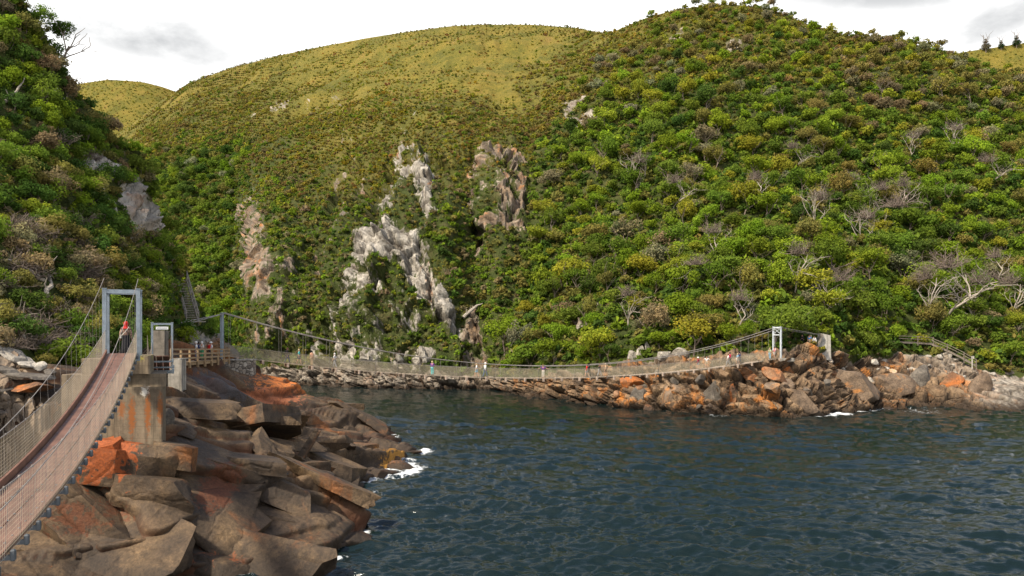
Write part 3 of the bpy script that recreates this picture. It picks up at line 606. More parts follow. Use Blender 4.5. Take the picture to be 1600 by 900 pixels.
wv = np.concatenate([np.linspace(524, 592, 24, endpoint=False), np.arange(592, 930, 1.0), np.linspace(932, 4200, 60)])
wd = EYE * F / (wv - HOR)
WU, WD = np.meshgrid(wu, wd); WX = (WU - 800) / F * WD; WY = WD
rng = np.random.default_rng(5); WZ = np.zeros_like(WX)
for k in range(46):
    lam = 0.5 * (5.0 / 0.5) ** (rng.random() ** 1.4); th = R(84 + rng.normal() * 24); kk = 2 * math.pi / lam
    amp = .0128 * lam ** .78 * (0.6 + .8 * rng.random()); ph = rng.random() * 6.28
    fade = np.clip(lam / (WD / F * 3.0 * WD / EYE * .35 + 1e-6), 0, 1)     # finer waves than the grid can carry fade out
    t = kk * (WX * math.cos(th) + WY * math.sin(th)) + ph
    WZ += amp * fade * (np.sin(t) + .25 * np.sin(2 * t + .6))
wp = np.stack([WX, WY, WZ], 2).reshape(-1, 3)
patch = fbm(np.c_[WX.ravel() * .03, WY.ravel() * .05, 0 * WX.ravel()], 3, 95)
wp[:, 2] *= (1 + .8 * patch) * .9
hb = head_base(np.clip(wp[:, 0], -34, 5), np.clip(wp[:, 1], 34, 111)); inb = (wp[:, 0] > -34) & (wp[:, 0] < 4) & (wp[:, 1] > 34) & (wp[:, 1] < 111)
wuv = WU.ravel()
shore_d = np.interp(wuv, sorted(HILL), [HILL[c][1][1] for c in sorted(HILL)])
sm = np.clip(1 - (shore_d - wp[:, 1]) / 3.2, 0, 1) * np.interp(wuv, [300, 900, 1000, 1250, 1300, 1330, 1380, 1450, 1560, 1640], [0, .1, .45, .5, .85, .9, .6, .5, .5, .55])
fl = lambda cu, cv, ru, rv, t=0: ell(wuv, np.repeat(wv, len(wu)), cu, cv, ru, rv, t, .7)
sp = np.maximum.reduce([fl(1305, 645, 34, 6) * 1.0, fl(1350, 640, 60, 9) * .62, fl(1440, 643, 90, 7) * .55, fl(640, 737, 40, 9, -14) * .82, fl(660, 706, 26, 4) * .7, fl(556, 835, 14, 22) * .62, fl(375, 893, 26, 8) * .9, fl(520, 872, 40, 7, -12) * .72, fl(575, 775, 26, 6, -30) * .7, fl(600, 742, 20, 5) * .8, fl(470, 885, 50, 8, -8) * .5, fl(1130, 650, 50, 3) * .6, fl(1500, 650, 70, 5) * .5])
hf = np.where(inb, np.clip((hb + .55) / .6, 0, 1) * .50, 0)
foam = np.maximum.reduce([sm * .78, sp * .82, hf * 1.15])
me = np_mesh('water', wp, grid_faces(len(wv), len(wu)), True); me.flip_normals(); vattr(me, 'foam', foam)
tag(link('river_water', me, water_mat()), kind='structure')
# ---------------------------------------------------------------- vegetation
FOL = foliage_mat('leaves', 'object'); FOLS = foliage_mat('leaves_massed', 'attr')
BARK = simple_mat('bark', (0.16, 0.125, 0.095), .9, var=.4, scale=2.0, bump=.5, bscale=9)
PALE = simple_mat('weathered_wood', (0.29, 0.25, 0.20), .9, var=.3, scale=3.0, bump=.5, bscale=14)
TWIG = simple_mat('dry_twigs', (0.15, 0.115, 0.09), .9, var=.35, scale=1.5)

def crown(seed, R_, flat, nl, nleaf, leaf, spread=.62, up=.25):
    """clumpy crown: leaf cards on the shells of many lobes; returns quads (n,4,3), lv (n)"""
    r = np.random.default_rng(seed)
    c = r.normal(size=(nl, 3)); c /= np.linalg.norm(c, axis=1)[:, None]; c *= (r.random((nl, 1)) ** .45) * spread * 1.18 * R_ * np.array([[1, .72 + .5 * r.random(), 1]])
    c[:, 2] *= flat; c[:, 2] = np.where(c[:, 2] < -.25 * R_ * flat, -c[:, 2] * .6, c[:, 2])
    lr_ = R_ * (.20 + .26 * r.random(nl)); ltone = r.random(nl)
    k = r.integers(0, nl, nleaf); d = r.normal(size=(nleaf, 3)); d[:, 2] += up; d /= np.linalg.norm(d, axis=1)[:, None]
    rad = (.62 + .5 * r.random((nleaf, 1)))
    stray = r.random((nleaf, 1)) < .07; rad = np.where(stray, rad * 1.3, rad)
    p = c[k] + d * lr_[k][:, None] * rad * np.array([1, 1, .8])
    nn = d * 1.1 + r.normal(size=d.shape) * .55; nn[:, 2] += .25; nn /= np.linalg.norm(nn, axis=1)[:, None]
    t = np.cross(nn, r.normal(size=d.shape)); t /= np.linalg.norm(t, axis=1)[:, None] + 1e-9; b = np.cross(nn, t)
    s = leaf * (.55 + .9 * r.random((nleaf, 1))); a = s * (.7 + .6 * r.random((nleaf, 1)))
    bend = nn * s * .25
    q = np.stack([p - t * a, p - b * s * .6 - bend, p + t * a, p + b * s * .6 - bend], 1)
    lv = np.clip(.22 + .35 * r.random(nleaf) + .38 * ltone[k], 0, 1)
    return q, lv
def crown_mesh(name, q, lv):
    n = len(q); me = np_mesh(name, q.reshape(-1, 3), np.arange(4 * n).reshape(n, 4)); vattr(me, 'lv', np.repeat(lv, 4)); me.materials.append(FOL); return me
def limbs(seed, H, r0, spread, n=4, sub=2, wig=.16, tips=False):
    """tapered trunk that forks into crooked limbs"""
    r = random.Random(seed); m = MB()
    def grow(p, d, L, rad, depth):
        pts = [p]; q = Vector(p); dd = Vector(d); k = 4
        for i in range(k):
            dd = (dd + Vector((r.gauss(0, wig), r.gauss(0, wig), r.gauss(.05, wig)))).normalized(); q = q + dd * L / k; pts.append(q.copy())
        m.tube(pts, [rad * (1 - .5 * i / k) for i in range(k + 1)], 5 if depth else 6)
        if depth < sub:
            for i in range(n if depth == 0 else r.randint(2, 3)):
                s = pts[r.randint(2, k)]; a = r.random() * 6.28
                nd = (dd * .8 + Vector((math.cos(a), math.sin(a), r.uniform(-.1, .35))) * spread).normalized()
                grow(s, nd, L * r.uniform(.55, .85), rad * .5, depth + 1)
    grow(Vector((0, 0, -.4)), Vector((r.gauss(0, .12), r.gauss(0, .12), 1)).normalized(), H, r0, 0)
    return m
def twig_bush(seed, R_, n, rad=.012):
    r = random.Random(seed); m = MB()
    for i in range(n):
        a = r.random() * 6.28; e = r.uniform(.1, 1.3); d = Vector((math.cos(a) * math.cos(e), math.sin(a) * math.cos(e), math.sin(e)))
        p = Vector((r.gauss(0, .2), r.gauss(0, .2), 0)) * R_; pts = [p]; L = R_ * r.uniform(.6, 1.15)
        for k in range(3):
            d = (d + Vector((r.gauss(0, .25), r.gauss(0, .25), r.gauss(0, .2)))).normalized(); p = p + d * L / 3; pts.append(p)
        m.tube(pts, [rad * 1.6, rad * 1.2, rad, rad * .5], 3, False)
        for k in range(3):
            s = pts[r.randint(1, 3)]; e2 = Vector((r.gauss(0, 1), r.gauss(0, 1), r.gauss(.3, .7))).normalized()
            m.tube([s, s + e2 * L * .2, s + e2 * L * .34 + Vector((0, 0, r.gauss(0, .05)))], [rad * .8, rad * .6, rad * .3], 3, False)
    return m

TREE_P = [crown_mesh('crown', *crown(200 + i, 1.0, [.62, .75, .9, .55][i % 4], [14, 20, 26, 16][i % 4], 1500, .060)) for i in range(10)]
GREY_P = [crown_mesh('crown', *crown(230 + i, 1.0, .7, 14, 480, .065, .7)) for i in range(3)]
SHRUB_P = [crown_mesh('foliage', *crown(260 + i, 1.0, [.7, .9, .6][i % 3], [10, 14, 18][i % 3], 1300, .062, .66)) for i in range(6)]
TRUNK_P = []
for i in range(5):
    m = limbs(300 + i, 1.0, .05, .7, 4, 2); me = bpy.data.meshes.new('trunk'); me.from_pydata(m.v, [], m.f); me.update(); me.materials.append(BARK); TRUNK_P.append(me)
DEAD_P = []
for i in range(5):
    m = limbs(320 + i, 1.0, .042, .85, 5, 3, .26); me = bpy.data.meshes.new('bare_branches'); me.from_pydata(m.v, [], m.f); me.update(); me.materials.append(PALE); DEAD_P.append(me)
STEM_P = []
for i in range(3):
    m = limbs(340 + i, .8, .04, 1.0, 4, 1); me = bpy.data.meshes.new('stem'); me.from_pydata(m.v, [], m.f); me.update(); me.materials.append(BARK); STEM_P.append(me)
LOW = {k: [crown(400 + 10 * j + i, 1.0, fl_, nl, nq, lf_, .6) for i in range(5)] for j, (k, fl_, nl, nq, lf_) in enumerate((('tree', .7, 16, 460, .10), ('bush', .75, 8, 72, .235), ('tuft', .55, 6, 30, .30), ('lbush', .75, 12, 620, .085)))}

def mass(name, items, kind_key, mat=None):
    """many crowns in one mesh: items = (pos, radius, colour, rotation, proto)"""
    Q = []; L = []; C = []
    for p, r_, c, a, k in items:
        q, lv = LOW[kind_key][k % 5]; ca, sa = math.cos(a), math.sin(a)
        Rm = np.array([[ca, -sa, 0], [sa, ca, 0], [0, 0, 1]]).T * r_
        Q.append((q.reshape(-1, 3) @ Rm + p).astype(np.float32)); L.append(np.repeat(lv, 4)); C.append(np.repeat(np.array([c]), len(q) * 4, 0))
    v = np.concatenate(Q); n = len(v) // 4
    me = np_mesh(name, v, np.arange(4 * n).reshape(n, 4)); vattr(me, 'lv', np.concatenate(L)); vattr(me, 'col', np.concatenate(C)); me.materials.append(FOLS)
    return tag(link(name, me), kind='stuff')

rng = np.random.default_rng(11); rnd = random.Random(4)
def scatter(P, weight, n, dist):
    """area-weighted random surface points with a minimum spacing"""
    a = np.linalg.norm(np.cross(np.gradient(P, axis=1), np.gradient(P, axis=0)), axis=2) * weight
    c = np.cumsum(a.ravel()); idx = np.searchsorted(c, rng.random(n) * c[-1]); seen = {}; keep = []
    for i in idx:
        p = P[i // P.shape[1], i % P.shape[1]]; d = dist(i // P.shape[1], i % P.shape[1]) if callable(dist) else dist
        k = tuple((p // 5).astype(int)); ok = True
        for x in (-1, 0, 1):
            for y in (-1, 0, 1):
                for z in (-1, 0, 1):
                    for q in seen.get((k[0] + x, k[1] + y, k[2] + z), ()):
                        if (q[0] - p[0]) ** 2 + (q[1] - p[1]) ** 2 + (q[2] - p[2]) ** 2 < d * d: ok = False; break
                    if not ok: break
                if not ok: break
            if not ok: break
        if ok: seen.setdefault(k, []).append(p); keep.append((i // P.shape[1], i % P.shape[1]))
    return keep
PAL = {'bright green': (.150, .215, .020), 'yellow-green': (.215, .225, .026), 'mid green': (.105, .155, .022), 'dark green': (.055, .095, .020), 'olive': (.160, .150, .042), 'grey-green': (.175, .175, .100), 'brown-grey': (.175, .145, .080), 'golden heath': (.205, .175, .034), 'brown heath': (.165, .120, .045)}
def pick(w): 
    k = rnd.choices(list(w), list(w.values()))[0]; c = PAL[k]; j = rnd.uniform(.8, 1.25); return k, tuple(x * j * rnd.uniform(.92, 1.08) for x in c)
USED = {}
def place_words(p, mark, mu, mv, unit, uname):
    """where a plant stands, counted in steps of a landmark's own height"""
    u, v = px(p); a = round((mv - v) / unit); b = round((u - mu) / unit); s = []
    if a: s.append(f"{abs(a)} {uname} {'above' if a > 0 else 'below'}")
    if b: s.append(f"{abs(b)} {'right' if b > 0 else 'left'}" if a else f"{abs(b)} {uname} {'right' if b > 0 else 'left'}")
    return f"{' and '.join(s)} of {mark}" if s else f"directly at {mark}"
def uniq(lab, extra=('taller', 'smaller', 'rounder', 'looser', 'denser', 'broader', 'narrower', 'paler', 'darker')):
    l0 = lab; k = 0
    while lab in USED and k < len(extra): lab = f"{extra[k]} {l0}"; k += 1
    USED[lab] = 1; return lab

HUa = np.broadcast_to(us, (nsky + 1, len(us))); HVa = hv[:nsky + 1]; HSa = HS[:nsky + 1]
inframe = ((HUa > -60) & (HUa < 1720)).astype(float)
RKa, GDa, BNa, HDa = ROCK[:nsky + 1], GOLD[:nsky + 1], BENCH[:nsky + 1], HARD[:nsky + 1]
veg = inframe * (RKa < .3) * (BNa < .2) * (HSa[..., 2] > 2)
dens = fbm(HSa.reshape(-1, 3) * .05, 3, 131).reshape(HVa.shape)
# --- forest trees
ft = veg * (GDa < .45) * np.clip((HUa + (HVa - 560) * .3 > 785) * 1.0 + (HUa < 392) * (HVa > 240) * .8, 0, 1) * (HDa < .2)
kt = scatter(HSa, ft, 9000, lambda i, j: 3.4 + .4 * dens[i, j])
trees = []
for i, j in kt:
    p = HSa[i, j]; u, v = px(p); tone = dens[i, j]
    if 1245 < u < 1325 and v > 515: continue
    w = {'bright green': 5, 'yellow-green': 2.2, 'mid green': 5.5, 'dark green': 1.5, 'olive': 2.2, 'grey-green': 1.4, 'brown-grey': .6}
    if u < 400: w = {'mid green': 5, 'dark green': 4, 'olive': 2, 'bright green': 1.5, 'grey-green': .7}
    if u > 1280 and v < 190: w = {'olive': 4, 'brown-grey': 3, 'mid green': 2, 'yellow-green': 2, 'grey-green': 2}
    if v < 120: w['brown-grey'] = 3; w['olive'] = 5
    name, c = pick(w); r_ = (1.7 + 2.5 * rnd.random() ** 1.5) * (1.0 if v > 150 else .8) * (1 if u > 400 else .95)
    trees.append((p, r_, name, c, rnd.random() * 6.28, u, v))
trees.sort(key=lambda t: -t[1] / t[0][1] * (1 if -20 < t[5] < 1620 else .3))
def add_tree(p, r_, name, c, a, grp, where, kindname='forest_tree', h=None):
    h = h or r_ * rnd.uniform(.75, 1.15)
    t = thing(kindname, uniq(f"{name} tree, {where}"), 'tree', tuple(p), grp, a)
    grey = name in ('grey-green', 'brown-grey')
    cr = link('crown', rnd.choice(GREY_P if grey and rnd.random() < .6 else TREE_P), None, t, (0, 0, h)); cr.scale = (r_ * rnd.uniform(.85, 1.3), r_ * rnd.uniform(.8, 1.15), r_ * rnd.uniform(.75, 1.15)); cr.rotation_euler = (rnd.gauss(0, .16), rnd.gauss(0, .16), 0); cr.color = (*c, 1)
    tr = link('trunk', rnd.choice(TRUNK_P), None, t); tr.scale = (h * 1.0,) * 3
    return t
for p, r_, name, c, a, u, v in trees[:268]:
    add_tree(p, r_, name, c, a, 'trees of the far slope forest', place_words(p, *(('the far bridge tower', 1213, 535, 25, 'half-tower-heights') if u > 420 else ('the near gate', 188, 500, 25, 'quarter-gate-heights'))))
mass('distant_forest', [(p + np.array([0, 0, r_ * .9]), r_, c, a, rnd.randint(0, 4)) for p, r_, name, c, a, u, v in trees[268:]], 'tree')
# --- bushes between and under the trees, and on the cliff
gully = fbm(HSa.reshape(-1, 3) * np.array([.075, .03, .022]), 3, 151, .55).reshape(HVa.shape)
kb = scatter(HSa, veg * np.clip((.85 - GDa) * 2, 0, 1) * np.where((HDa > .25) & (RKa > .08), .6, 1), 75000, lambda i, j: 1.25 + .5 * dens[i, j] + (HVa[i, j] < 200) * .35)
it = []
for i, j in kb:
    u, v = HUa[i, j], HVa[i, j]; mid = (u > 395) & (u < 830)
    w = {'bright green': 2, 'mid green': 5, 'dark green': 4, 'olive': 2.5} if not mid else {'mid green': 5, 'olive': 4, 'bright green': 2, 'dark green': 2.5, 'brown-grey': .8}
    gl = gully[i, j] + rnd.gauss(0, .15)
    if mid and gl > .3: w = {'bright green': 5, 'mid green': 4, 'yellow-green': 1.5}
    elif mid and gl < -.25: w = {'olive': 4, 'brown-grey': 4, 'mid green': 2, 'dark green': 1}
    elif mid and v < 340: w = {'olive': 5, 'brown heath': 2, 'golden heath': 2, 'yellow-green': 1.5, 'mid green': 3, 'bright green': .7}
    if GDa[i, j] > .2 or v < 140: w = {'olive': 5, 'golden heath': 2 + 5 * GDa[i, j], 'yellow-green': 2, 'mid green': 2.5, 'brown heath': 2 + 2 * GDa[i, j]}
    if BNa[i, j] > .02 and u > 1280: w['brown-grey'] = 4
    _, c = pick(w); r_ = (.75 + 1.5 * rnd.random() ** 1.7) * (.8 if mid and v < 340 else 1) * (1 - .35 * GDa[i, j]) * (.7 if HDa[i, j] > .25 else 1)
    it.append((HSa[i, j] + HN[i, j] * 0 + np.array([0, 0, r_ * .35]), r_, c, rnd.random() * 6.28, rnd.randint(0, 4)))
mass('hillside_undergrowth', it, 'bush')
kc = scatter(HSa, veg * np.clip((.9 - GDa) * 3, 0, 1), 42000, lambda i, j: .95)
it = []
for i, j in kc:
    g = GDa[i, j]; _, c = pick({'olive': 5, 'mid green': 4 * (1 - g), 'brown-grey': 2, 'bright green': 2 * (1 - g), 'dark green': 1.5 * (1 - g), 'yellow-green': 1.5, 'golden heath': 8 * g, 'brown heath': 4 * g}); r_ = rnd.uniform(.4, .95)
    it.append((HSa[i, j] + np.array([0, 0, r_ * .25]), r_, c, rnd.random() * 6.28, rnd.randint(0, 4)))
mass('hillside_low_scrub', it, 'tuft')
# --- heath tufts on the upland
GOLDP = [(.150, .140, .012), (.105, .115, .010), (.18, .135, .022), (.095, .105, .015), (.15, .105, .035), (.075, .088, .016)]
heath = fbm(HSa.reshape(-1, 3) * np.array([.03, .03, .012]), 4, 137, .6).reshape(HVa.shape)
ku = scatter(HSa, inframe * (GDa > .25) * (RKa < .3) * np.clip(heath * 3.5 + .25 + .5 * (GDa < .75), .05, 1), 52000, lambda i, j: .62 + HSa[i, j][1] / 560)
it = []
for i, j in ku:
    g = GDa[i, j]; c = rnd.choice(GOLDP[3:] if heath[i, j] + rnd.gauss(0, .2) > .18 else GOLDP[:4]); sh = 1 + .35 * dens[i, j]; r_ = (.38 + .75 * rnd.random() ** 2) * (1.5 if rnd.random() < .06 else 1) 
    it.append((HSa[i, j] + np.array([0, 0, r_ * .2]), r_, tuple(x * rnd.uniform(.95, 1.45) * sh for x in c), rnd.random() * 6.28, rnd.randint(0, 4)))
for RP, uu in ((DISTP, (60, 330)), (MEADP, (1440, 1700))):
    jj = (np.arange(RP.shape[1]) * 6.0 + (-600 if uu[0] < 1000 else 1300)); wgt = np.broadcast_to(((jj > uu[0]) & (jj < uu[1])).astype(float), RP.shape[:2])
    for i, j in scatter(RP[:-2, :-1], wgt[:-2, :-1], 5200 if uu[0] < 1000 else 1500, 2.0):
        r_ = rnd.uniform(.9, 1.9) * (1 if uu[0] < 1000 else .5); it.append((RP[i, j] + (RP[i, j + 1] - RP[i, j]) * rnd.random() + (RP[i + 1, j] - RP[i, j]) * rnd.random() + np.array([0, 0, r_ * .2]), r_, tuple(x * 1.3 for x in rnd.choice(GOLDP)), rnd.random() * 6.28, rnd.randint(0, 4)))
mass('upland_heath', it, 'tuft')
# --- left slope
LSa = LS[1:lr - 4]; LUa = np.broadcast_to(lus, LSa.shape[:2]); LVa = lv_; LRa = LROCK[1:lr - 4]
lveg = ((LUa > -120) & (LUa < 390)) * (LRa < .35) * 1.0 * (LVa < 575)
bare = ell(LUa, LVa, 60, 430, 95, 55, -10, .5) * .8 + ell(LUa, LVa, 110, 500, 90, 30, 0, .6) * .75 + ell(LUa, LVa, 40, 500, 60, 40) * .6
kl = scatter(LSa, lveg * (1 - .65 * bare), 7000, lambda i, j: 1.0 + LSa[i, j][1] / 160)
shr = []
for i, j in kl:
    p = LSa[i, j]; u, v = px(p)
    if 262 < u < 318 and 425 < v < 525: continue
    w = {'mid green': 5, 'dark green': 4.5, 'bright green': 2.5, 'olive': 1.5, 'brown-grey': 1.3}
    if bare[i, j] > .3: w = {'brown-grey': 5, 'olive': 3, 'mid green': 2, 'dark green': 1.5}
    name, c = pick(w); c = tuple(x * 1.22 for x in c); r_ = rnd.uniform(.75, 1.7) * (.65 + p[1] / 170)
    shr.append((p, r_, name, c, rnd.random() * 6.28, u, v))
shr.sort(key=lambda t: -t[1] / t[0][1] * (1 if -10 < t[5] < 390 else .2))
for p, r_, name, c, a, u, v in shr[:150]:
    t = thing('leafy_shrub', uniq(f"{name} shrub, {place_words(p, 'the near gate', 188, 500, 20, 'fifth-gate-heights')}"), 'shrub', tuple(p), 'shrubs of the steep near slope', a)
    cr = link('foliage', rnd.choice(SHRUB_P), None, t, (0, 0, r_ * .45)); cr.scale = (r_, r_, r_ * rnd.uniform(.8, 1.1)); cr.color = (*c, 1)
    st = link('stem', rnd.choice(STEM_P), None, t); st.scale = (r_,) * 3
mass('slope_undergrowth', [(p + np.array([0, 0, r_ * .4]), r_, c, a, rnd.randint(0, 4)) for p, r_, name, c, a, u, v in shr[150:]], 'lbush')
# low ground cover on the near slope
kg = scatter(LSa, lveg * (1 - .4 * bare), 9000, .8)
it = []
for i, j in kg:
    w = {'mid green': 4, 'dark green': 4, 'olive': 3, 'bright green': 2, 'brown-grey': 1.5}
    if bare[i, j] > .3: w = {'brown-grey': 5, 'olive': 4, 'dark green': 2}
    _, c = pick(w); r_ = rnd.uniform(.35, .7); it.append((LSa[i, j] + np.array([0, 0, .12]), r_, c, rnd.random() * 6.28, rnd.randint(0, 4)))
mass('slope_ground_cover', it, 'bush')
# ---------------------------------------------------------------- structures
STEEL = simple_mat('galvanised_steel', (0.20, 0.235, 0.265), .45, .55, .22, 3.0, .15, 30)
WHITESTEEL = simple_mat('pale_painted_steel', (0.52, 0.56, 0.58), .5, .2, .15, 3.0)
PLANK = simple_mat('red_brown_deck', (0.155, 0.080, 0.055), .55, 0, .35, 2.2, .35, 18)
FARPLANK = simple_mat('grey_brown_deck', (0.36, 0.275, 0.21), .8, 0, .3, 1.5)
NETTAN = simple_mat('tan_netting', (0.355, 0.295, 0.215), .8, 0, .25, .8)
NETDARK = simple_mat('weathered_netting', (0.33, 0.295, 0.21), .85, 0, .3, .5)
ROPE = simple_mat('steel_cable', (0.24, 0.215, 0.19), .6, .2, .3, 2.0)
WOOD = simple_mat('golden_timber', (0.29, 0.20, 0.11), .75, 0, .3, 3.0, .3, 22)
DARKSTEEL = simple_mat('dull_zinc', (0.085, 0.095, 0.105), .6, .3, .25, 3.0)
OLDWOOD = simple_mat('grey_timber', (0.15, 0.125, 0.098), .9, 0, .35, 3.0, .3, 22)
def concrete(name, base, rust=None, patches=()):
    m, n, l, o = mat_new(name)
    g = N(n, 'ShaderNodeNewGeometry'); P = g.outputs['Position']; b = N(n, 'ShaderNodeBsdfPrincipled', inp={'Roughness': .85, 'Specular IOR Level': .25})
    z = N(n, 'ShaderNodeTexNoise', inp={'Scale': 1.6, 'Detail': 9.0, 'Roughness': .68}); l.new(P, z.inputs['Vector'])
    r = ramp(n, [(.3, tuple(x * .55 for x in base)), (.5, base), (.7, tuple(min(1, x * 1.35) for x in base))]); l.new(z.outputs['Fac'], r.inputs[0]); col = r.outputs[0]
    mp = N(n, 'ShaderNodeMapping'); mp.inputs['Scale'].default_value = (5.0, 5.0, .35); l.new(P, mp.inputs['Vector'])
    z2 = N(n, 'ShaderNodeTexNoise', inp={'Scale': 1.0, 'Detail': 6.0, 'Roughness': .6}); l.new(mp.outputs[0], z2.inputs['Vector'])
    m2 = N(n, 'ShaderNodeMapRange', inp={1: .47, 2: .70, 4: .85}); l.new(z2.outputs['Fac'], m2.inputs[0]); col = over(n, l, col, m2.outputs[0], tuple(x * .35 for x in base))
    z7 = N(n, 'ShaderNodeTexNoise', inp={'Scale': 7.0, 'Detail': 6.0, 'Roughness': .65}); l.new(P, z7.inputs['Vector'])
    for c, rr, cc, mul in patches: col = over(n, l, col, blob_mask(n, l, P, c, rr, z7.outputs['Fac'], 1.0), cc, mul)
    # board-marked pour lines
    sx = N(n, 'ShaderNodeSeparateXYZ'); l.new(P, sx.inputs[0]); fr = N(n, 'ShaderNodeMath', operation='MODULO', inp={1: .62}); l.new(sx.outputs['Z'], fr.inputs[0])
    ln_ = N(n, 'ShaderNodeMapRange', inp={1: 0, 2: .035, 3: .55, 4: 0}); l.new(fr.outputs[0], ln_.inputs[0]); col = over(n, l, col, ln_.outputs[0], tuple(x * .4 for x in base))
    l.new(col, b.inputs['Base Color']); bp = N(n, 'ShaderNodeBump', inp={'Strength': .5, 'Distance': .05}); l.new(z.outputs['Fac'], bp.inputs['Height']); l.new(bp.outputs[0], b.inputs['Normal'])
    l.new(b.outputs[0], o.inputs[0]); return m
RUST = (.22, .075, .02)
PIERM = concrete('stained_concrete', (0.165, 0.128, 0.086), patches=(
    (pt(206, 650, 41), (.16, 1, .85), RUST, .95), (pt(231, 645, 41), (.14, 1, .9), RUST, .95), (pt(250, 640, 41), (.13, 1, .7), RUST, .9), (pt(190, 640, 41), (.18, 1, .4), RUST, .8), (pt(226, 612, 41), (.16, 1, .22), (.6, .58, .52), .8), (pt(213, 560, 41), (.35, 2, .16), (.30, .27, .05), .7)))
CONC = concrete('grey_concrete', (0.27, 0.248, 0.21)); CONCPALE = concrete('pale_concrete', (0.38, 0.355, 0.305))

def span_frames(A, B, zf, n):
    A = Vector(A); B = Vector(B); L = (B - A).length; d = (B - A) / L; d3 = Vector((d.x, d.y, 0)); r = Vector((d.y, -d.x, 0))
    return [(s, A.to_2d() + d.to_2d() * s, zf(s)) for s in np.linspace(0, L, n)], d3, r, L
def ribbon(m, fr, r, off, w, zo, h):
    vs_ = []; fs = []
    for s, p, z in fr:
        for a, b in ((-w / 2, 0), (w / 2, 0), (w / 2, h), (-w / 2, h)):
            q = Vector((p[0], p[1], 0)) + r * (off + a); vs_.append((q.x, q.y, z + zo + b))
    k = len(fr)
    for i in range(k - 1):
        for j in range(4): fs.append((i * 4 + j, i * 4 + (j + 1) % 4, (i + 1) * 4 + (j + 1) % 4, (i + 1) * 4 + j))
    fs += [(3, 2, 1, 0), tuple((k - 1) * 4 + j for j in range(4))]
    m.add(vs_, fs)
def line_pts(fr, r, off, zo): return [(p[0] + r.x * off, p[1] + r.y * off, z + zo) for s, p, z in fr]
def interp_fr(A, d, zf, s): return (A[0] + d.x * s, A[1] + d.y * s, zf(s))

def hanging_bridge(label, A, B, zf, width, net_h, step, wr, hstep, mats, beam_step, beam, nst, cable=None, cab_r=.03, hang=None, hang_r=.008, bolts=False):
    t = thing('suspension_bridge', label, 'footbridge', (A[0], A[1], zf(0)), 'hanging footbridges over the river'); org = t.location.copy()
    fr, d, r, L = span_frames((A[0], A[1], 0), (B[0], B[1], 0), zf, nst)
    plank, netm, steelm, cabm = mats
    m = MB()
    wb = width / 3
    for k in (-1, 0, 1): ribbon(m, fr, r, k * wb, wb - .022, -.045, .045)
    dk = m.build('deck', plank, t, org)
    if bolts:
        m = MB(); s = .3
        while s < L:
            for k in (-.5, .5, -1.32, 1.32):
                c = interp_fr(A, d, zf, s + (.15 if abs(k) < 1 else 0)); m.box((c[0] + r.x * k * wb, c[1] + r.y * k * wb, c[2] + .008), (.035, .035, .018))
            s += .6
        bo_ = m.build('bolt', STEEL, None, org); bm = bmesh.new(); bm.from_mesh(dk.data); n0 = len(bm.faces); bm.from_mesh(bo_.data); bm.faces.ensure_lookup_table()
        for f_ in bm.faces[n0:]: f_.material_index = 1
        bm.to_mesh(dk.data); bm.free(); dk.data.materials.append(STEEL); bpy.data.objects.remove(bo_)
        m = MB(); ribbon(m, fr, r, -width / 2 - .05, .06, -.05, .24); ribbon(m, fr, r, width / 2 + .05, .06, -.05, .10); m.build('toe_board', plank, t, org)
    for sd_ in (-1, 1):
        off = sd_ * (width / 2 + .10)
        m = MB(); k = 0
        while k * hstep <= net_h:
            m.tube(line_pts(fr, r, off, -.06 + k * hstep), wr, 3, False); k += 1
        s = 0.0
        while s <= L:
            c = interp_fr(A, d, zf, s); x, y = c[0] + r.x * off, c[1] + r.y * off
            m.tube([(x, y, c[2] - .06), (x, y, c[2] + net_h)], wr, 3, False); s += step
        m.build('safety_net', netm, t, org)
        m = MB(); m.tube(line_pts(fr, r, off, net_h), max(.012, wr * 1.6), 5); s = .6
        if bolts:
            while s < L:
                c = interp_fr(A, d, zf, s); m.box((c[0] + r.x * off, c[1] + r.y * off, c[2] + net_h), (.035, .035, .05)); s += 1.2
        m.build('handrail', ROPE if bolts else cabm, t, org)
        if cable:
            cs = np.linspace(0, L, nst); off2 = sd_ * (width / 2 + .16)
            hx = MB(); hx.tube([(A[0] + d.x * s + r.x * off2, A[1] + d.y * s + r.y * off2, cable(s)) for s in cs], cab_r, 6); hx.build('main_cable', cabm, t, org)
            s = .6
            while s < L:
                hx = MB(); c = interp_fr(A, d, zf, s); hx.tube([(c[0] + r.x * off, c[1] + r.y * off, c[2] - .1), (c[0] + r.x * off2, c[1] + r.y * off2, max(cable(s), c[2] + .2))], hang_r, 4, False); s += hang or 1.2
                hx.build('hanger', cabm, t, org)
    s = beam_step / 2; M = Matrix((r, d, (0, 0, 1))).transposed()
    while s < L:
        c = interp_fr(A, d, zf, s); m = MB(); w2 = width / 2 + .16
        m.box((c[0], c[1], c[2] - .05 - beam[1] / 2 - .03), (w2 * 2, beam[0], beam[1]), M)
        for sd_ in (-1, 1): m.box((c[0] + r.x * sd_ * (w2 + .01), c[1] + r.y * sd_ * (w2 + .01), c[2] - beam[2] * .45), (beam[0] * 1.2, beam[0] * 1.5, beam[2]), M, .02)
        m.build('crossbeam', steelm, t, org); s += beam_step
    return t, d, r, L
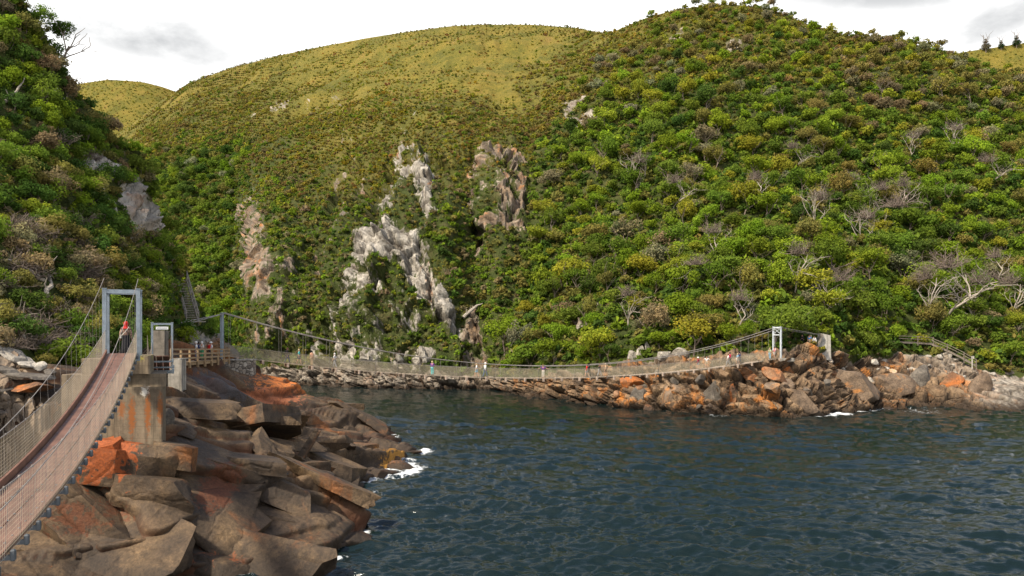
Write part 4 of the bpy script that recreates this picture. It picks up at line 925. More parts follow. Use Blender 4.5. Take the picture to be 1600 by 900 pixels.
def gate_tower(parent, c, d, r, w, h, post, mat, rear=None, brace=False, name='tower'):
    """two (or four) posts joined by beams; c = centre at deck level, posts from c.z - .4 to c.z + h"""
    org = parent.location; c = Vector(c); M = Matrix((r, d, (0, 0, 1))).transposed(); root = None
    m = MB(); m.box(c + Vector((0, 0, h - post * .7)), (w - post * 1.02, post * .8, post), M); root = m.build(name, mat, parent, org)
    def add(nm, f):
        mm = MB(); f(mm); mm.build(nm, mat, root, org)
    rows = [0] + ([rear] if rear else [])
    for k, ry in enumerate(rows):
        for sd_ in (-1, 1):
            def f(mm, sd_=sd_, ry=ry):
                p = c + r * sd_ * w / 2 + d * ry
                mm.box(p + Vector((0, 0, (h - .4) / 2)), (post * .35, post, h + .4), M, .006)
                for q in (-1, 1): mm.box(p + d * q * post * .42 + Vector((0, 0, (h - .4) / 2)), (post, post * .14, h + .394), M)
                mm.box(p + Vector((0, 0, h + .01)), (post * 1.25, post * 1.25, .03), M)
            add('post', f)
    if rear:
        add('top_beam', lambda mm: mm.box(c + d * rear + Vector((0, 0, h - post * .7)), (w - post * 1.02, post * .8, post), M))
        for sd_ in (-1, 1):
            add('side_beam', lambda mm, sd_=sd_: mm.box(c + d * rear / 2 + r * sd_ * w / 2 + Vector((0, 0, h - post * .7)), (post * .7, rear - post * 1.02, post * .8), M))
    if brace:
        add('middle_beam', lambda mm: mm.box(c + Vector((0, 0, h * .74)), (w - post * 1.02, post * .7, post * .8), M))
        def xb(mm):
            for sd_ in (-1, 1): mm.beam(c + r * sd_ * w * .44 + Vector((0, 0, h * .77)), c - r * sd_ * w * .44 + Vector((0, 0, h * .95)), post * .3, post * .3)
        add('cross_brace', xb)
    return root

# near bridge
NA = Vector((-9.48 + .356 * 20.0, 13.78 - .935 * 20.0)); ND = Vector((-.356, .935)); NB = NA + ND * 48.2
def yz(s): return NA.y + ND.y * s
nz_ = lambda s: 7.77 + .0043 * (yz(s) - 14.6) ** 2
ncab = lambda s: max(8.62 + .00655 * (yz(s) - 10.7) ** 2, 0)
nb, nd3, nr3, NL = hanging_bridge('red-brown planked footbridge with tan netting, rising to the gate on the near concrete pier', (NA.x, NA.y), (NB.x, NB.y), nz_, 1.22, 1.16, .16, .0038, .09, (PLANK, NETTAN, DARKSTEEL, ROPE), 1.15, (.075, .09, .20), 90, ncab, .013, 1.2, .0038, True)
nc_ = Vector((NB.x, NB.y, nz_(NL)))
gate_tower(nb, nc_ + nd3 * .1, nd3, nr3, 1.52, 3.22, .19, STEEL, 1.3)
# cables running back from the near gate to the rock
m = MB()
for sd_ in (-1, 1): m.tube([nc_ + nr3 * sd_ * .76 + nd3 * 1.1 + Vector((0, 0, 3.15)), nc_ + nr3 * sd_ * .6 + nd3 * 5.2 + Vector((-.6, 0, -.2))], .02, 5)
m.build('back_stay', ROPE, nb, nb.location)
# concrete pier below it
pier = thing('concrete_pier', 'rust-streaked concrete pier carrying the near gate, standing on the orange-stained rock', 'pier', tuple(at(217, 687, 42)))
po = pier.location
def cbox(name, x0, x1, y0, y1, z0, z1, mat, parent, bev=.03, x1b=None):
    m = MB()
    if x1b is None: m.box(((x0 + x1) / 2, (y0 + y1) / 2, (z0 + z1) / 2), (x1 - x0, y1 - y0, z1 - z0), None, bev)
    else:       # right side splayed back
        q = [(x0, y0), (x1 - .04, y0), (x1, y0 + .05), (x1b, y1), (x0, y1)]; n5 = 5
        m.add([(*p, z0) for p in q] + [(*p, z1) for p in q], [(4, 3, 2, 1, 0), (5, 6, 7, 8, 9)] + [(i, (i + 1) % 5, 5 + (i + 1) % 5, 5 + i) for i in range(5)])
    return m.build(name, mat, parent, parent.location)
cbox('base_block', -20.3, -17.85, 41.0, 44.0, 4.6, 8.83, PIERM, pier, 0, -18.95)
cbox('ledge', -19.95, -17.80, 41.3, 44.1, 8.832, 9.5, PIERM, pier, 0, -18.95)
cbox('landing_block', -20.75, -18.45, 40.95, 44.0, 9.502, 10.42, PIERM, pier, 0, -19.6)
cbox('abutment_wall', -23.5, -20.32, 41.9, 43.2, 4.6, 9.43, PIERM, pier); cbox('wing_wall', -22.5, -20.77, 42.0, 43.1, 9.432, 10.26, PIERM, pier)
# second short bridge and its gate with the white sign
SA = (-19.35, 44.1); SB = (-22.2, 51.0); SL = math.hypot(SB[0] - SA[0], SB[1] - SA[1])
sz = lambda s: 10.35 + (9.85 - 10.35) * s / SL - 4 * .75 * (s / SL) * (1 - s / SL)
sb, sd3, sr3, _ = hanging_bridge('short sagging footbridge from the near pier to the gate with a white sign', SA, SB, sz, 1.0, 1.1, .08, .006, .09, (PLANK, NETTAN, STEEL, ROPE), 1.0, (.09, .09, .2), 24)
gt = gate_tower(sb, Vector((SB[0], SB[1], 9.85)) + sd3 * .06, sd3, sr3, 1.16, 2.4, .13, STEEL)
m = MB(); cs_ = Vector((SB[0], SB[1], 9.85 + 2.05)) - sd3 * .03; M_ = Matrix((sr3, sd3, (0, 0, 1))).transposed()
m.box(cs_, (.72, .03, .17), M_); sg = m.build('sign_board', simple_mat('white_sign', (.75, .75, .73), .5, 0, .06), gt, sb.location)
m = MB(); rr_ = random.Random(8)
for row in (.028, -.03):
    x = -.31
    while x < .29:
        w = rr_.uniform(.012, .03); m.box(cs_ - sd3 * .0175 + sr3 * (x + w / 2) + Vector((0, 0, row)), (w, .003, .028), M_); x += w + .012
m.build('sign_lettering', simple_mat('sign_ink', (.12, .12, .13), .6, 0, .05), sg, sb.location)
anc = thing('anchor_wall', 'tall grey concrete slab standing behind the gate with the white sign', 'concrete wall', tuple(at(254, 562, 54)))
cbox('slab', -23.95, -23.15, 53.6, 54.2, 8.6, 11.75, concrete('dark_slab', (.15, .13, .105)), anc); cbox('footing', -24.1, -23.1, 53.4, 54.4, 7.6, 8.598, CONC, anc)
blk = thing('concrete_block', 'square grey concrete block under the start of the timber railing', 'concrete block', tuple(at(279, 588, 54)))
cbox('block', -22.90, -21.95, 53.5, 56.5, 7.6, 9.80, CONC, blk, 0, -23.1+.0); cbox('cap_slab', -22.85, -22.1, 53.6, 55.0, 9.802, 9.86, CONC, blk)

# timber walkway and railing to the long bridge
W0, W1 = Vector((-24.6, 58.0, 9.42)), Vector((-28.7, 81.5, 8.95))
wd_ = (W1 - W0).normalized(); wr_ = Vector((wd_.y, -wd_.x, 0)).normalized()
wk = thing('timber_walkway', 'golden timber walkway with railing leading to the long bridge, people standing on it', 'walkway', tuple(W0))
m = MB(); Lw = (W1 - W0).length; k = 0.0
while k < Lw: m.box(W0 + wd_ * k - wr_ * 1.35 + Vector((0, 0, -.03)), (2.7, .16, .05), Matrix((wr_, wd_, wr_.cross(wd_))).transposed()); k += .18
m.build('boards', WOOD, wk, W0)
m = MB()
for o_ in (.15, 1.35, 2.5): m.beam(W0 - wr_ * o_ + Vector((0, 0, -.18)), W1 - wr_ * o_ + Vector((0, 0, -.18)), .12, .22)
m.build('joists', WOOD, wk, W0)
for k in range(9):
    p = W0 + wd_ * Lw * k / 8; m = MB(); m.box(p + wr_ * .02 + Vector((0, 0, .42)), (.15, .15, 1.25), None, .012); m.box(p + wr_ * .02 + Vector((0, 0, -.35)), (.16, .16, .3)); m.build('post', WOOD, wk, W0)
for zo in (.98, .64, .30):
    m = MB(); m.beam(W0 + wr_ * .12 + Vector((0, 0, zo)), W1 + wr_ * .12 + Vector((0, 0, zo)), .05, .13); m.build('rail', WOOD, wk, W0)
# rubble stone wall under the bridge head
m_, n_n, l_n, o_n = mat_new('rubble_stone'); g_ = N(n_n, 'ShaderNodeNewGeometry'); b_ = N(n_n, 'ShaderNodeBsdfPrincipled', inp={'Roughness': .9})
v_ = N(n_n, 'ShaderNodeTexVoronoi', inp={'Scale': 2.6}); v2_ = N(n_n, 'ShaderNodeTexVoronoi', feature='DISTANCE_TO_EDGE', inp={'Scale': 2.6}); l_n.new(g_.outputs['Position'], v_.inputs['Vector']); l_n.new(g_.outputs['Position'], v2_.inputs['Vector'])
s_ = N(n_n, 'ShaderNodeSeparateColor'); l_n.new(v_.outputs['Color'], s_.inputs[0]); r_ = ramp(n_n, [(0, (.13, .11, .09)), (.5, (.27, .23, .18)), (1, (.42, .38, .32))]); l_n.new(s_.outputs[0], r_.inputs[0])
mr = N(n_n, 'ShaderNodeMapRange', inp={1: 0, 2: .09, 3: 1, 4: 0}); l_n.new(v2_.outputs['Distance'], mr.inputs[0]); l_n.new(over(n_n, l_n, r_.outputs[0], mr.outputs[0], (.10, .09, .075)), b_.inputs['Base Color'])
bp_ = N(n_n, 'ShaderNodeBump', inp={'Strength': 1.0, 'Distance': .1}); mr2 = N(n_n, 'ShaderNodeMapRange', inp={1: 0, 2: .15}); l_n.new(v2_.outputs['Distance'], mr2.inputs[0]); l_n.new(mr2.outputs[0], bp_.inputs['Height']); l_n.new(bp_.outputs[0], b_.inputs['Normal']); l_n.new(b_.outputs[0], o_n.inputs[0])
RUBBLE = m_
sw = thing('stone_wall', 'rubble stone retaining wall below the left end of the long bridge', 'wall', tuple(at(369, 584, 83)))
cbox('masonry', -30.6, -26.6, 82.4, 83.6, 4.0, 8.72, RUBBLE, sw, .08); cbox('coping', -30.7, -26.5, 82.3, 83.7, 8.722, 8.88, CONC, sw)

# long bridge
LA = (-30.3, 84.4); LB = (38.8, 118.0); LL = math.hypot(LB[0] - LA[0], LB[1] - LA[1])
lz = lambda s: 9.25 + (7.9 - 9.25) * s / LL - 4 * 2.65 * (s / LL) * (1 - s / LL)
_c = np.polyfit([0, 39, LL], [13.7, 7.42, 12.3], 2); lcab = lambda s: float(np.polyval(_c, s))
lb, ld3, lr3, _ = hanging_bridge('long grey-netted suspension footbridge sagging right across the river mouth', LA, LB, lz, 1.2, 1.15, .125, .0082, .125, (FARPLANK, NETDARK, FARPLANK, ROPE), 2.6, (.16, .16, .45), 80, lcab, .05, 2.6, .014)
gate_tower(lb, Vector((*LA, 9.25)) - ld3 * .15, ld3, lr3, 1.5, 4.45, .22, STEEL)
gate_tower(lb, Vector((*LB, 7.9)) + ld3 * .15, ld3, lr3, 1.5, 4.6, .20, WHITESTEEL, None, True)
m = MB(); e0 = Vector((*LA, 13.6)); e1 = at(281, 502, 78)
for sd_ in (-1, 1): m.tube([e0 + lr3 * .75 * sd_, Vector(e1) + Vector((.3 * sd_, .6 * sd_, -.3))], .045, 5)
e0 = Vector((*LB, 12.4)); e1 = Vector((47.8, 125.3, 11.25))
for sd_ in (-1, 1): m.tube([e0 + lr3 * .75 * sd_, e1 + lr3 * .6 * sd_], .04, 5)
m.build('back_stay', ROPE, lb, lb.location)
# landing slab and anchor block at the right end
ls = thing('landing_slab', 'flat concrete landing at the foot of the far bridge tower', 'concrete slab', (40.0, 119.0, 7.5))
cbox('slab', 38.9, 41.2, 117.4, 120.4, 7.3, 7.84, CONC, ls); cbox('kerb', 38.9, 41.2, 117.2, 117.39, 7.4, 7.92, CONC, ls)
ab = thing('anchor_block', 'pale wedge-shaped concrete anchor block holding the far bridge cables', 'anchor block', (48.2, 126, 8.6))
m = MB(); y0, y1 = 124.4, 127.4
m.add([(46.6, y0, 7.4), (49.4, y0, 7.4), (49.3, y0, 11.2), (48.0, y0, 11.5), (46.6, y1, 7.4), (49.4, y1, 7.4), (49.3, y1, 11.2), (48.0, y1, 11.5)], [(0, 1, 2, 3), (5, 4, 7, 6), (1, 5, 6, 2), (3, 2, 6, 7), (4, 0, 3, 7), (0, 4, 5, 1)])
m.build('block', CONCPALE, ab, ab.location)
m = MB(); m.beam((46.3, 124.1, 7.4), (47.9, 124.1, 11.35), .5, .25); m.beam((46.3, 126.5, 7.4), (47.9, 126.5, 11.35), .5, .25); m.build('slanted_rib', concrete('dark_concrete', (.2, .175, .145)), ab, ab.location)

STAIRWOOD = simple_mat('bleached_timber', (0.27, 0.235, 0.19), .9, 0, .3, 3.0)
# timber stair up the left slope
S0, S1 = Vector(at(301, 502, left_at(300, 502)[0][1] - 2.2)), Vector(at(283, 438, left_at(281, 449)[0][1] - 1.6))
stt = thing('wooden_stair', 'steep grey wooden stair with handrail climbing the slope behind the gates', 'stairs', tuple(S0))
sdv = (S1 - S0); sl_ = sdv.length; sdn = sdv.normalized(); srt = Vector((sdn.y, -sdn.x, 0)).normalized(); M_ = Matrix((srt, Vector((sdn.x, sdn.y, 0)).normalized(), Vector((0, 0, 1)))).transposed()
for sd_ in (-1, 1):
    m = MB(); m.beam(S0 + srt * .55 * sd_, S1 + srt * .55 * sd_, .07, .28); m.build('stringer', STAIRWOOD, stt, S0)
    m = MB()
    for zo in (.95, .55): m.beam(S0 + srt * .6 * sd_ + Vector((0, 0, zo)), S1 + srt * .6 * sd_ + Vector((0, 0, zo)), .06, .09)
    m.build('handrail', STAIRWOOD, stt, S0)
for k in range(24):
    m = MB(); m.box(S0 + sdv * (k + .5) / 24 + Vector((0, 0, .1)), (1.02, .28, .05), M_); m.build('tread', STAIRWOOD, stt, S0)
for k in range(7):
    for sd_ in (-1, 1): m = MB(); m.box(S0 + sdv * k / 6 + srt * .6 * sd_ + Vector((0, 0, .3)), (.08, .08, 1.5)); m.build('post', STAIRWOOD, stt, S0)
m = MB(); m.box(S0 + Vector((.2, -1.0, -.05)), (2.6, 1.6, .1), M_); m.build('landing', STAIRWOOD, stt, S0)

# boardwalk down to the beach at the right
bw = thing('boardwalk', 'weathered boardwalk with railing descending through pale rubble to the beach', 'boardwalk', tuple(hill_at(1440, 548)[0]))
pts = [Vector(hill_at(u_, v_)[0]) + Vector((0, -.6, .75)) for u_, v_ in ((1395, 542), (1425, 541), (1452, 544), (1478, 554), (1502, 567), (1522, 578))]
m = MB(); m2 = MB(); bo = bw.location
for a, b in zip(pts[:-1], pts[1:]):
    d_ = (b - a); L_ = d_.length; d_.normalize(); r_2 = Vector((d_.y, -d_.x, 0)).normalized(); M_ = Matrix((r_2, d_, r_2.cross(d_))).transposed(); k = 0.0
    while k < L_: m.box(a + d_ * k, (1.05, .2, .07), M_); k += .26
    for sd_ in (-1, 1):
        m2.beam(a + r_2 * .6 * sd_ + Vector((0, 0, -.2)), b + r_2 * .6 * sd_ + Vector((0, 0, -.2)), .1, .25)
m.build('boards', OLDWOOD, bw, bo); m2.build('bearer', OLDWOOD, bw, bo)
for i_, (a, b) in enumerate(zip(pts[:-1], pts[1:])):
    d_ = (b - a).normalized(); r_2 = Vector((d_.y, -d_.x, 0)).normalized(); m = MB()
    for zo in (.95, .5): m.beam(a + r_2 * .65 + Vector((0, 0, zo)), b + r_2 * .65 + Vector((0, 0, zo)), .07, .1)
    m.build('rail', OLDWOOD, bw, bo); m = MB(); m.box(b + r_2 * .65 + Vector((0, 0, .1)), (.12, .12, 1.9)); m.build('post', OLDWOOD, bw, bo)
sp_, _ = hill_at(1513, 577); sp_ = Vector(sp_)
post = thing('marker_post', 'pale upright signpost beside the foot of the boardwalk', 'post', tuple(sp_))
m = MB(); m.box(sp_ + Vector((0, -.8, .9)), (.16, .16, 2.2), None, .02); m.build('pole', CONCPALE, post, sp_); m = MB(); m.box(sp_ + Vector((.05, -.9, 1.85)), (.5, .05, .45)); m.build('board', CONCPALE, post, sp_)
# ---------------------------------------------------------------- boulders
BRK = {'grey': rock_mat('grey_rock', ((.045, .039, .032), (.092, .078, .062), (.17, .148, .12)), (.22, .12, .05), wet=True, orange=.2, bumpd=.1, scale=1.6),
       'brown': rock_mat('brown_rock', ((.055, .039, .027), (.125, .086, .055), (.21, .15, .10)), (.30, .13, .035), wet=True, orange=.5, bumpd=.1, scale=1.5, seed=3.0),
       'rusty': rock_mat('rusty_rock', ((.085, .045, .025), (.20, .095, .042), (.28, .165, .09)), (.36, .115, .025), wet=True, orange=.9, bumpd=.1, scale=1.5, seed=8.0),
       'pale': rock_mat('pale_rock', ((.15, .135, .11), (.31, .28, .235), (.46, .425, .36)), (.40, .24, .12), wet=False, orange=.15, bumpd=.1, scale=1.6, seed=4.0)}
def boulder_mesh(seed, facets=11, sub=4, rough=.06):
    r = random.Random(seed); bm = bmesh.new(); bmesh.ops.create_icosphere(bm, subdivisions=sub, radius=1.0)
    co = np.array([v.co for v in bm.verts])
    for k in range(facets):
        d = np.array([r.gauss(0, 1), r.gauss(0, 1), r.gauss(0, .8)]); d /= np.linalg.norm(d); o = r.uniform(.46, .82)
        s = co @ d - o; co = co - np.where(s > 0, s * .985, 0)[:, None] * d
    co = co * (1 + rough * fbm(co * 2.2 + seed, 4, seed % 97))[:, None] + .03 * fbm(co * 7 + seed, 3, seed % 89)[:, None] * co
    for v, c in zip(bm.verts, co): v.co = c
    me = bpy.data.meshes.new('boulder'); bm.to_mesh(me); bm.free(); me.polygons.foreach_set('use_smooth', np.full(len(me.polygons), True)); me.set_sharp_from_angle(angle=R(24)); return me
def add_boulder(label, p, size, kind, seed, group, rot=(0, 0, 0), name='boulder', facets=11):
    me = boulder_mesh(seed, facets); me.materials.append(BRK[kind]); o = link(name, me, None, None, tuple(p)); o.scale = size; o.rotation_euler = rot
    return tag(o, uniq(label), 'rock', group)
G = 'rocks along the far shore'
def hb_(u, v, D=None): return Vector(hill_at(u, v)[0])
for lab, u, v, wpx, hpx, kind, seed, rot in (
    ('massive banded grey-brown rock at the water edge where the white wave breaks', 1330, 615, 120, 56, 'brown', 501, (.1, .15, .1)),
    ('rounded dark rock shelf on the water right of the breaking wave', 1398, 608, 86, 46, 'brown', 503, (.1, -.1, .2)),
    ('dark slate-grey slanted rock between the rock shelf and the rusty upright rock', 1444, 602, 46, 46, 'grey', 505, (0, .5, .3)),
    ('upright rusty-brown rock left of the tan standing rock by the beach', 1487, 602, 50, 52, 'rusty', 507, (0, .2, .1)),
    ('tall tan standing rock at the edge of the pebble beach', 1532, 613, 44, 60, 'brown', 509, (0, .1, .4)),
    ('brown streaked rock sloping into the water below the far bridge tower', 1255, 630, 90, 48, 'brown', 511, (0, .35, 0)),
    ('grey rounded boulder at the top of the pebble beach', 1578, 583, 34, 20, 'grey', 513, (0, 0, 0)),
    ('low orange-brown rock awash in the white water', 1398, 648, 46, 9, 'rusty', 515, (0, 0, 0)),
    ('large dark cleft rock under the long bridge, beside the yellow rib', 1118, 612, 60, 64, 'grey', 517, (0, -.2, .2)),
    ('yellow-brown rib of rock standing in the water under the long bridge', 1142, 615, 22, 70, 'rusty', 519, (0, .05, 0)),
    ('rounded grey rock on the waterline under the middle of the long bridge', 998, 622, 40, 36, 'grey', 521, (0, .2, 0)),
    ('tawny layered rock on the waterline left of the cleft rock', 1050, 620, 56, 44, 'brown', 523, (0, .2, .1)),
    ('orange-capped rock just beneath the deck of the long bridge', 985, 598, 44, 24, 'rusty', 525, (0, .1, 0)),
    ('rust-red block below the right end of the long bridge deck', 1172, 585, 34, 24, 'rusty', 527, (.2, .4, .3)),
    ('tilted orange slab below the far bridge tower', 1212, 592, 44, 22, 'rusty', 529, (.1, .5, .2)),
    ('orange boulder at the foot of the concrete landing slab', 1240, 575, 28, 18, 'rusty', 531, (.1, .2, 0)),
    ('brown block stacked under the orange boulder by the landing slab', 1232, 602, 36, 22, 'brown', 533, (.1, .1, .5)),
    ('red-brown ridge rock right below the concrete anchor block', 1290, 572, 70, 26, 'rusty', 535, (0, .25, 0))):
    p = hb_(u, v); D = p.y; w = wpx / F * D / 2; h = hpx / F * D / 2; p.y += w * .35
    add_boulder(lab, p, (w * 1.1, max(w * .7, h * .6), h * 1.12), kind, seed, G, rot)
rr = random.Random(77)
for lab, u, v, wpx, hpx, seed, rot in (
    ('pale thin upright rock blade beside the long bridge railing', 1013, 552, 9, 24, 541, (0, -.35, 0)), ('pale upright rock leftmost of the white outcrop behind the long bridge', 988, 560, 16, 20, 543, (0, .1, 0)),
    ('pale ribbed rock just left of the thin blade behind the long bridge', 1001, 556, 15, 22, 545, (0, 0, .4)), ('long white rock lying right of the thin blade behind the long bridge', 1040, 562, 26, 18, 547, (0, .1, 0)), ('largest white block of the outcrop behind the long bridge', 1064, 557, 30, 24, 549, (0, .05, .3))):
    p = hb_(u, v); w = wpx / F * p.y / 2; h = hpx / F * p.y / 2; p.y -= .5; add_boulder(lab, p, (w * 1.15, w * .9, h * 1.15), 'pale', seed, 'white rocks behind the long bridge', rot)
BM = [boulder_mesh(560 + k, 9, 3) for k in range(6)]
for me in BM: me.materials.append(BRK['pale'])
BMB = [boulder_mesh(570 + k, 9, 3) for k in range(6)]
for k, me in enumerate(BMB): me.materials.append(BRK[('brown', 'rusty', 'grey')[k % 3]])
def near_mark(u, v, marks):
    best = min(marks, key=lambda m: abs(u - m[1]) + abs(v - m[2])); a, b = round((best[2] - v) / best[3]), round((u - best[1]) / best[3]); s = []
    if a: s.append(f"{abs(a)} {best[4]} {'above' if a > 0 else 'below'}")
    if b: s.append(f"{abs(b)} {'right' if b > 0 else 'left'}" if a else f"{abs(b)} {best[4]} {'right' if b > 0 else 'left'}")
    return (' and '.join(s) + ' of ' if s else 'directly at ') + best[0]
MK = (('the anchor block', 1283, 535, 6, 'quarter-block-heights'), ('the signpost', 1513, 572, 5, 'quarter-post-heights'), ('the far bridge tower', 1213, 535, 6, 'eighth-tower-heights'))
for k in range(62):
    scree_ = k < 44
    if scree_: u, v = rr.uniform(1300, 1560), 0; v = rr.uniform(552, 590) if u < 1500 else rr.uniform(580, 600)
    else: u, v = rr.uniform(960, 1300), rr.uniform(575, 640)
    p = hb_(u, v); w = rr.uniform(.35, .95) if scree_ else rr.uniform(.6, 1.4)
    o = link('boulder', rr.choice(BM if scree_ else BMB), None, None, tuple(p)); o.scale = (w, w * rr.uniform(.6, 1), w * rr.uniform(.5, .85)); o.rotation_euler = (rr.gauss(0, .4), rr.gauss(0, .4), rr.random() * 6)
    kind = 'pale' if scree_ else {'brown_rock': 'brown', 'rusty_rock': 'rusty', 'grey_rock': 'grey'}[o.data.materials[0].name]
    tag(o, uniq(f"{'small ' if scree_ else ''}{kind} {'stone' if scree_ else 'rock'}, {near_mark(*px(p), MK)}", ('smaller', 'larger', 'flatter', 'darker', 'rounder')), 'rock', 'loose pale stones by the boardwalk' if scree_ else G)
# slabs on the bank left of the near bridge
for lab, u, v, D, w, d, h, kind, seed, rot in (
    ('pale broken slab topmost on the bank left of the near bridge', 18, 553, 45, 1.3, 1.0, .35, 'pale', 601, (.1, .5, .3)), ('pale grey slab second down the bank left of the near bridge', 40, 566, 45, .9, .8, .28, 'pale', 603, (.1, .35, .2)),
    ('grey flat slab beneath the pale slabs left of the near bridge', 8, 578, 44, 1.2, 1.0, .3, 'grey', 605, (.05, .25, .1)), ('long grey slab lying above the orange slab', 45, 588, 43.6, 1.5, 1.1, .22, 'grey', 607, (0, .08, .1)),
    ('orange and white stained slab overhanging the bank left of the near bridge', 54, 606, 43, 1.55, 1.2, .32, 'rusty', 609, (0, -.12, .15)), ('dark slab under the orange slab at the frame edge', 12, 612, 43, .9, 1.0, .25, 'grey', 611, (0, .1, 0)),
    ('small upright pale stone between the slabs and the abutment wall', 62, 574, 45, .45, .4, .4, 'pale', 613, (.2, .4, 0)), ('grey stone resting on the long grey slab', 78, 583, 44.5, .5, .5, .25, 'grey', 615, (0, .1, .5))):
    add_boulder(lab, at(u, v, D), (w, d, h), kind, seed, 'slabs on the near bank', rot, 'rock_slab', 14)
# detached blocks on the headland
for lab, u, v, D, w, d, h, kind, seed, rot in (
    ('long loose brown block lying across the headland ledge', 455, 711, 60.5, 1.75, .9, .5, 'brown', 621, (0, .05, -.05)), ('small square ochre block below the dark orange ridge of the headland', 362, 649, 66, .8, .7, .55, 'brown', 623, (0, 0, .2)),
    ('ochre boulder at the right tip of the headland', 608, 718, 71.5, 1.3, 1.2, .6, 'rusty', 625, (0, .3, .2)), ('low wet rust-brown rock off the tip of the headland', 628, 728, 69, 1.6, 1.0, .42, 'rusty', 627, (0, .1, -.3)),
    ('tiny wave-washed rock offshore from the headland tip', 650, 706, 78, .9, .6, .22, 'rusty', 629, (0, 0, 0)), ('rounded grey boulder beside the right edge of the concrete pier', 262, 655, 45, .36, .5, .62, 'grey', 631, (0, 0, 0)),
    ('split brown block at the water edge below the green algae patch', 330, 872, 40.6, 1.0, .9, .8, 'brown', 633, (.1, .4, .2))):
    add_boulder(lab, at(u, v, D), (w, d, h), kind, seed, 'loose rocks on the headland', rot)

# ---------------------------------------------------------------- bare trees
def dead(label, p, H, seed, rot=(0, 0, 0), name='bare_tree', k=None, fol=None):
    t = thing(name, uniq(label), 'tree', tuple(p), 'bare pale trees', 0); t.rotation_euler = rot
    b = link('branches', DEAD_P[seed % 5], None, t); b.scale = (H * .8,) * 3
    tw = link('twigs', TWIG_P[seed % 3], None, t, (0, 0, H * .9)); tw.scale = (H * .42,) * 3
    return t
TWIG_P = []
for i in range(3):
    m = twig_bush(350 + i, 1.0, 60, .012); me = bpy.data.meshes.new('twigs'); me.from_pydata(m.v, [], m.f); me.update(); me.materials.append(TWIG); TWIG_P.append(me)
for i, (u, v, H) in enumerate(((1400, 372, 9), (1408, 330, 6), (1345, 395, 6.5), (1470, 492, 9), (1440, 500, 7), (1520, 498, 7.5), (1113, 410, 6), (1000, 298, 7), (1330, 310, 6), (1235, 470, 6), (1375, 330, 6), (1560, 430, 6), (1270, 375, 6.5), (1050, 330, 5.5), (985, 520, 5), (1090, 470, 5), (1180, 330, 5), (1485, 250, 6), (1530, 300, 6), (1580, 480, 7), (1300, 500, 6), (1150, 520, 5), (1420, 250, 5), (1240, 250, 5.5))):
    p = hb_(u, v); dead(f"pale bare-limbed tree, {near_mark(u, v, (('the far bridge tower', 1213, 535, 25, 'half-tower-heights'),))}", p + Vector((0, -1.2, 0)), H, i, (0, rnd.uniform(-.15, .15), i * 1.3))
m = MB()
def crooked(label, pts, rads, mat=None, name='fallen_branch'):
    m = MB(); P = [Vector(at(*p)) for p in pts]; Q = []
    for a, b in zip(P[:-1], P[1:]): Q += [a, a.lerp(b, .5) + Vector((rnd.gauss(0, .08), 0, rnd.gauss(0, .08)))]
    Q.append(P[-1]); rs = np.interp(np.linspace(0, 1, len(Q)), np.linspace(0, 1, len(rads)), rads); m.tube(Q, list(rs), 7)
    for k in range(3):
        s = Q[rnd.randint(1, len(Q) - 1)]; e = Vector((rnd.gauss(0, .7), rnd.gauss(-.2, .3), rnd.uniform(.2, .9))); m.tube([s, s + e * .6, s + e * 1.1 + Vector((rnd.gauss(0, .2), 0, rnd.gauss(0, .2)))], [rs[0] * .5, rs[0] * .35, rs[0] * .15], 5)
    o = m.build(name, mat or PALE, None, P[0]); o.location = P[0]; return tag(o, label, 'branch', 'pale crooked branches on the near slope')
def on_left(u, v, up=.5): p = left_at(u, v)[0]; return (u, v, p[1] - up)
crooked('pale serpentine trunk curling across the cliff above the near gate', [on_left(*q, .9) for q in ((182, 335), (178, 318), (158, 300), (140, 290), (128, 281))], [.22, .2, .16, .12, .08])
crooked('second pale limb looping over the serpentine trunk on the cliff', [on_left(*q, 1.0) for q in ((163, 303), (166, 290), (158, 284), (146, 280), (142, 274))], [.12, .1, .09, .06, .04])
crooked('thick pale twisted stump rising left of the near gate', [on_left(*q, .8) for q in ((74, 462), (73, 452), (80, 443), (78, 432), (68, 425), (66, 414))], [.16, .15, .13, .12, .09, .06])
crooked('grey crooked limb reaching left from the twisted stump', [on_left(*q, .8) for q in ((70, 438), (55, 428), (42, 420), (28, 410), (12, 405))], [.12, .1, .08, .06, .04])
crooked('pale fork-topped dead stem standing by the slabs left of the bridge', [on_left(*q, .6) for q in ((38, 530), (39, 512), (37, 498), (34, 486))], [.1, .09, .07, .04])
crooked('pale dead limb lying low beside the fork-topped stem', [on_left(*q, .6) for q in ((4, 496), (18, 490), (32, 496), (40, 500))], [.05, .06, .06, .04])
crooked('slanted dead branch high on the near slope at the frame edge', [on_left(*q, .9) for q in ((8, 158), (18, 148), (28, 138), (36, 128))], [.14, .12, .09, .05])
crooked('bleached snag below the grey cliff of the near slope', [on_left(*q, .8) for q in ((205, 372), (214, 366), (222, 358))], [.1, .08, .05])
crooked('dead upright branch among dark bushes above the serpentine trunk', [on_left(*q, .9) for q in ((132, 242), (133, 225), (131, 212), (136, 202))], [.1, .08, .06, .03])
crooked('long pale log leaning on the shore slope right of the white cliff', [(724, 496, 176), (735, 486, 177), (746, 477, 178)], [.4, .35, .25], None, 'fallen_log')
# lone tree on the skyline of the near slope
ps = left_at(84, 92)[0]; add_tree(Vector(ps) + Vector((.4, 0, -.3)), 1.7, 'dark green', PAL['dark green'], .5, 'trees of the near slope', 'leaning out from the skyline of the near slope', 'skyline_tree', 3.2)
